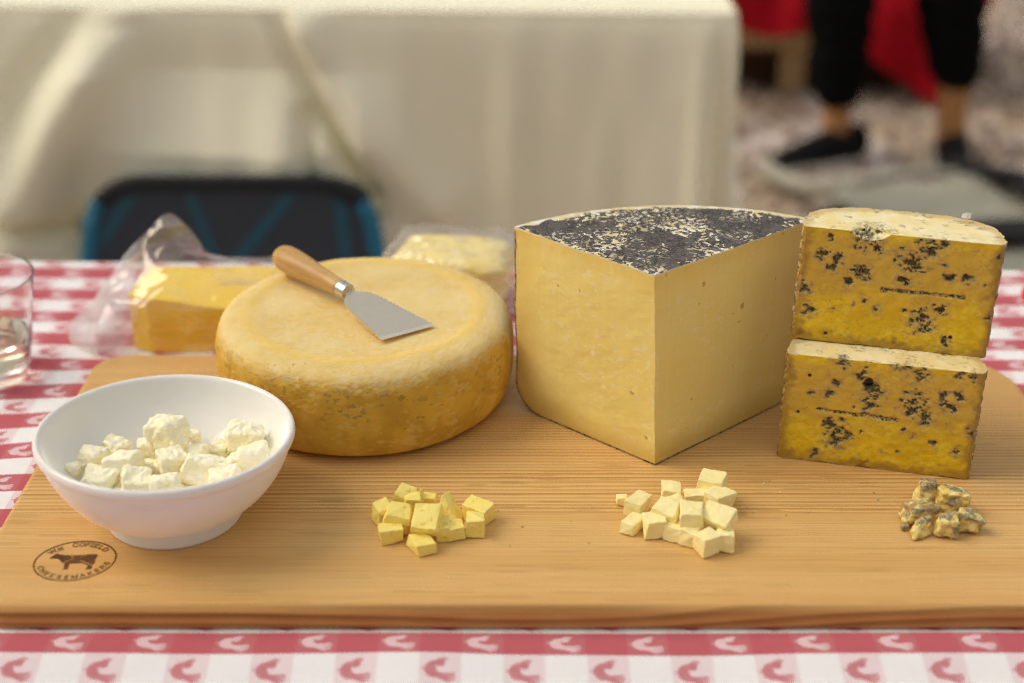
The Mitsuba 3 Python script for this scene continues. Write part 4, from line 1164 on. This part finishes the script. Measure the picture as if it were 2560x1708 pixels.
tag('wooden_bench', 'low pale wooden bench with a dark inside, half covered by a red cloth', 'bench')
s = np.linspace(.5, 1.5, 160); t = np.linspace(0, 1, 50)
S, Tt = np.meshgrid(s, t, indexing='ij')
hem = np.where(s < .98, .226 + .01 * np.sin(s * 30), np.clip(.226 - (s - .98) * .70, .008, 1))
hem = np.where(s > 1.30, .02 + (s - 1.30) * 2.2, hem)
hem = np.minimum(hem, .40)
Zs = .455 - (.455 - hem[:, None]) * Tt
Yr = by0 - .006 - .05 * (.455 - Zs) - (meshkit.noise(np.stack([S * 14, Zs * 3, S * 0], -1), 3)) * .06 * np.clip((.455 - Zs) / .15, 0, 1)
sk = grid_mesh(np.stack([S, Yr, Zs], -1))
X, Yt = np.meshgrid(s, np.linspace(by0 - .006, by1, 20), indexing='ij')
tp_ = grid_mesh(np.stack([X, Yt, X * 0 + .455], -1))
add('red_cloth', trimesh.util.concatenate([sk, tp_]), 'red_cloth_mat', smooth=40)
tag('red_cloth', 'deep red cloth draped over the low wooden bench with one corner trailing', 'cloth')

# ------------------------------------------------------------------ sage bag lying on the gravel
def build_duffel():
    def blob(pts, r, ln=.02, amp=.03, seed=3):
        m = organic(hull_spheres(pts, r, 14), ln, 3)
        v = np.asarray(m.vertices); v = v + np.asarray(m.vertex_normals) * ((meshkit.fbm(v * 7, 3, seed) - .5) * amp)[:, None]
        v[:, 2] = np.maximum(v[:, 2], .004); m.vertices = v
        return m
    add('soft_bag__body', blob([(x, y, z) for x, y in ((.80, 3.18), (1.10, 3.27), (1.22, 2.98), (1.05, 2.62), (.74, 2.80)) for z in (.05, .085)], .045, amp=.05), 'duffel_mat', smooth=True)
    lip = smooth_line([(.66, 3.56, .05), (.70, 3.40, .06), (.77, 3.27, .09), (.86, 3.25, .125), (.98, 3.29, .13), (1.10, 3.33, .11)], 2)
    add('soft_bag__trim', tube(lip, [.022] * (len(lip) // 2) + [.014] * (len(lip) - len(lip) // 2), 10), 'duffel_trim_mat', smooth=True)
    add('soft_bag__flap', blob([(1.17, 3.30, .10), (1.27, 3.27, .09), (1.24, 3.12, .11), (1.34, 3.08, .08)], .028, amp=.015, seed=6), 'duffel_trim_mat', smooth=True)
    pads = ([(1.10, 3.38, .12), (1.17, 3.34, .12), (1.15, 3.18, .16), (1.21, 3.18, .15)], [(1.16, 3.10, .16), (1.27, 3.10, .13), (1.25, 2.92, .15), (1.33, 2.92, .11)],
            [(.70, 3.06, .09), (.76, 3.10, .11), (.70, 2.92, .09), (.77, 2.95, .13)], [(.98, 2.86, .155), (1.12, 2.90, .15), (1.00, 2.80, .155), (1.12, 2.82, .145)], [(1.26, 2.86, .10), (1.36, 2.84, .07), (1.28, 2.62, .08), (1.40, 2.62, .05)])  # first pad in this row stands for a patch of shade beside the bag
    for k, p in enumerate(pads):
        add('soft_bag__strap_shade_pad' + ('' if k == 0 else '_%03d' % k), blob(p, .016, ln=.012, amp=.012, seed=9 + k), 'strap_shade_mat', smooth=True)
    tag('soft_bag', 'sage grey soft bag with black straps lying on the gravel before the standing person', 'bag')


build_duffel()

# loose stones of the gravel
pb = []
base = trimesh.creation.icosphere(subdivisions=0)
q = np.random.default_rng(5)
for _ in range(5200):
    x, y = q.uniform(.45, 3.0), q.uniform(2.5, 6.5)
    r = q.uniform(.008, .022)
    vv = base.vertices * q.uniform(.6, 1.3, 3) * r + [x, y, r * .35]
    pb.append(trimesh.Trimesh(vv, base.faces, process=False))
add('gravel', trimesh.util.concatenate(pb), 'pebble_mat', smooth=False)
tag('gravel', 'loose pale gravel stones on the ground', 'gravel', kind='stuff')
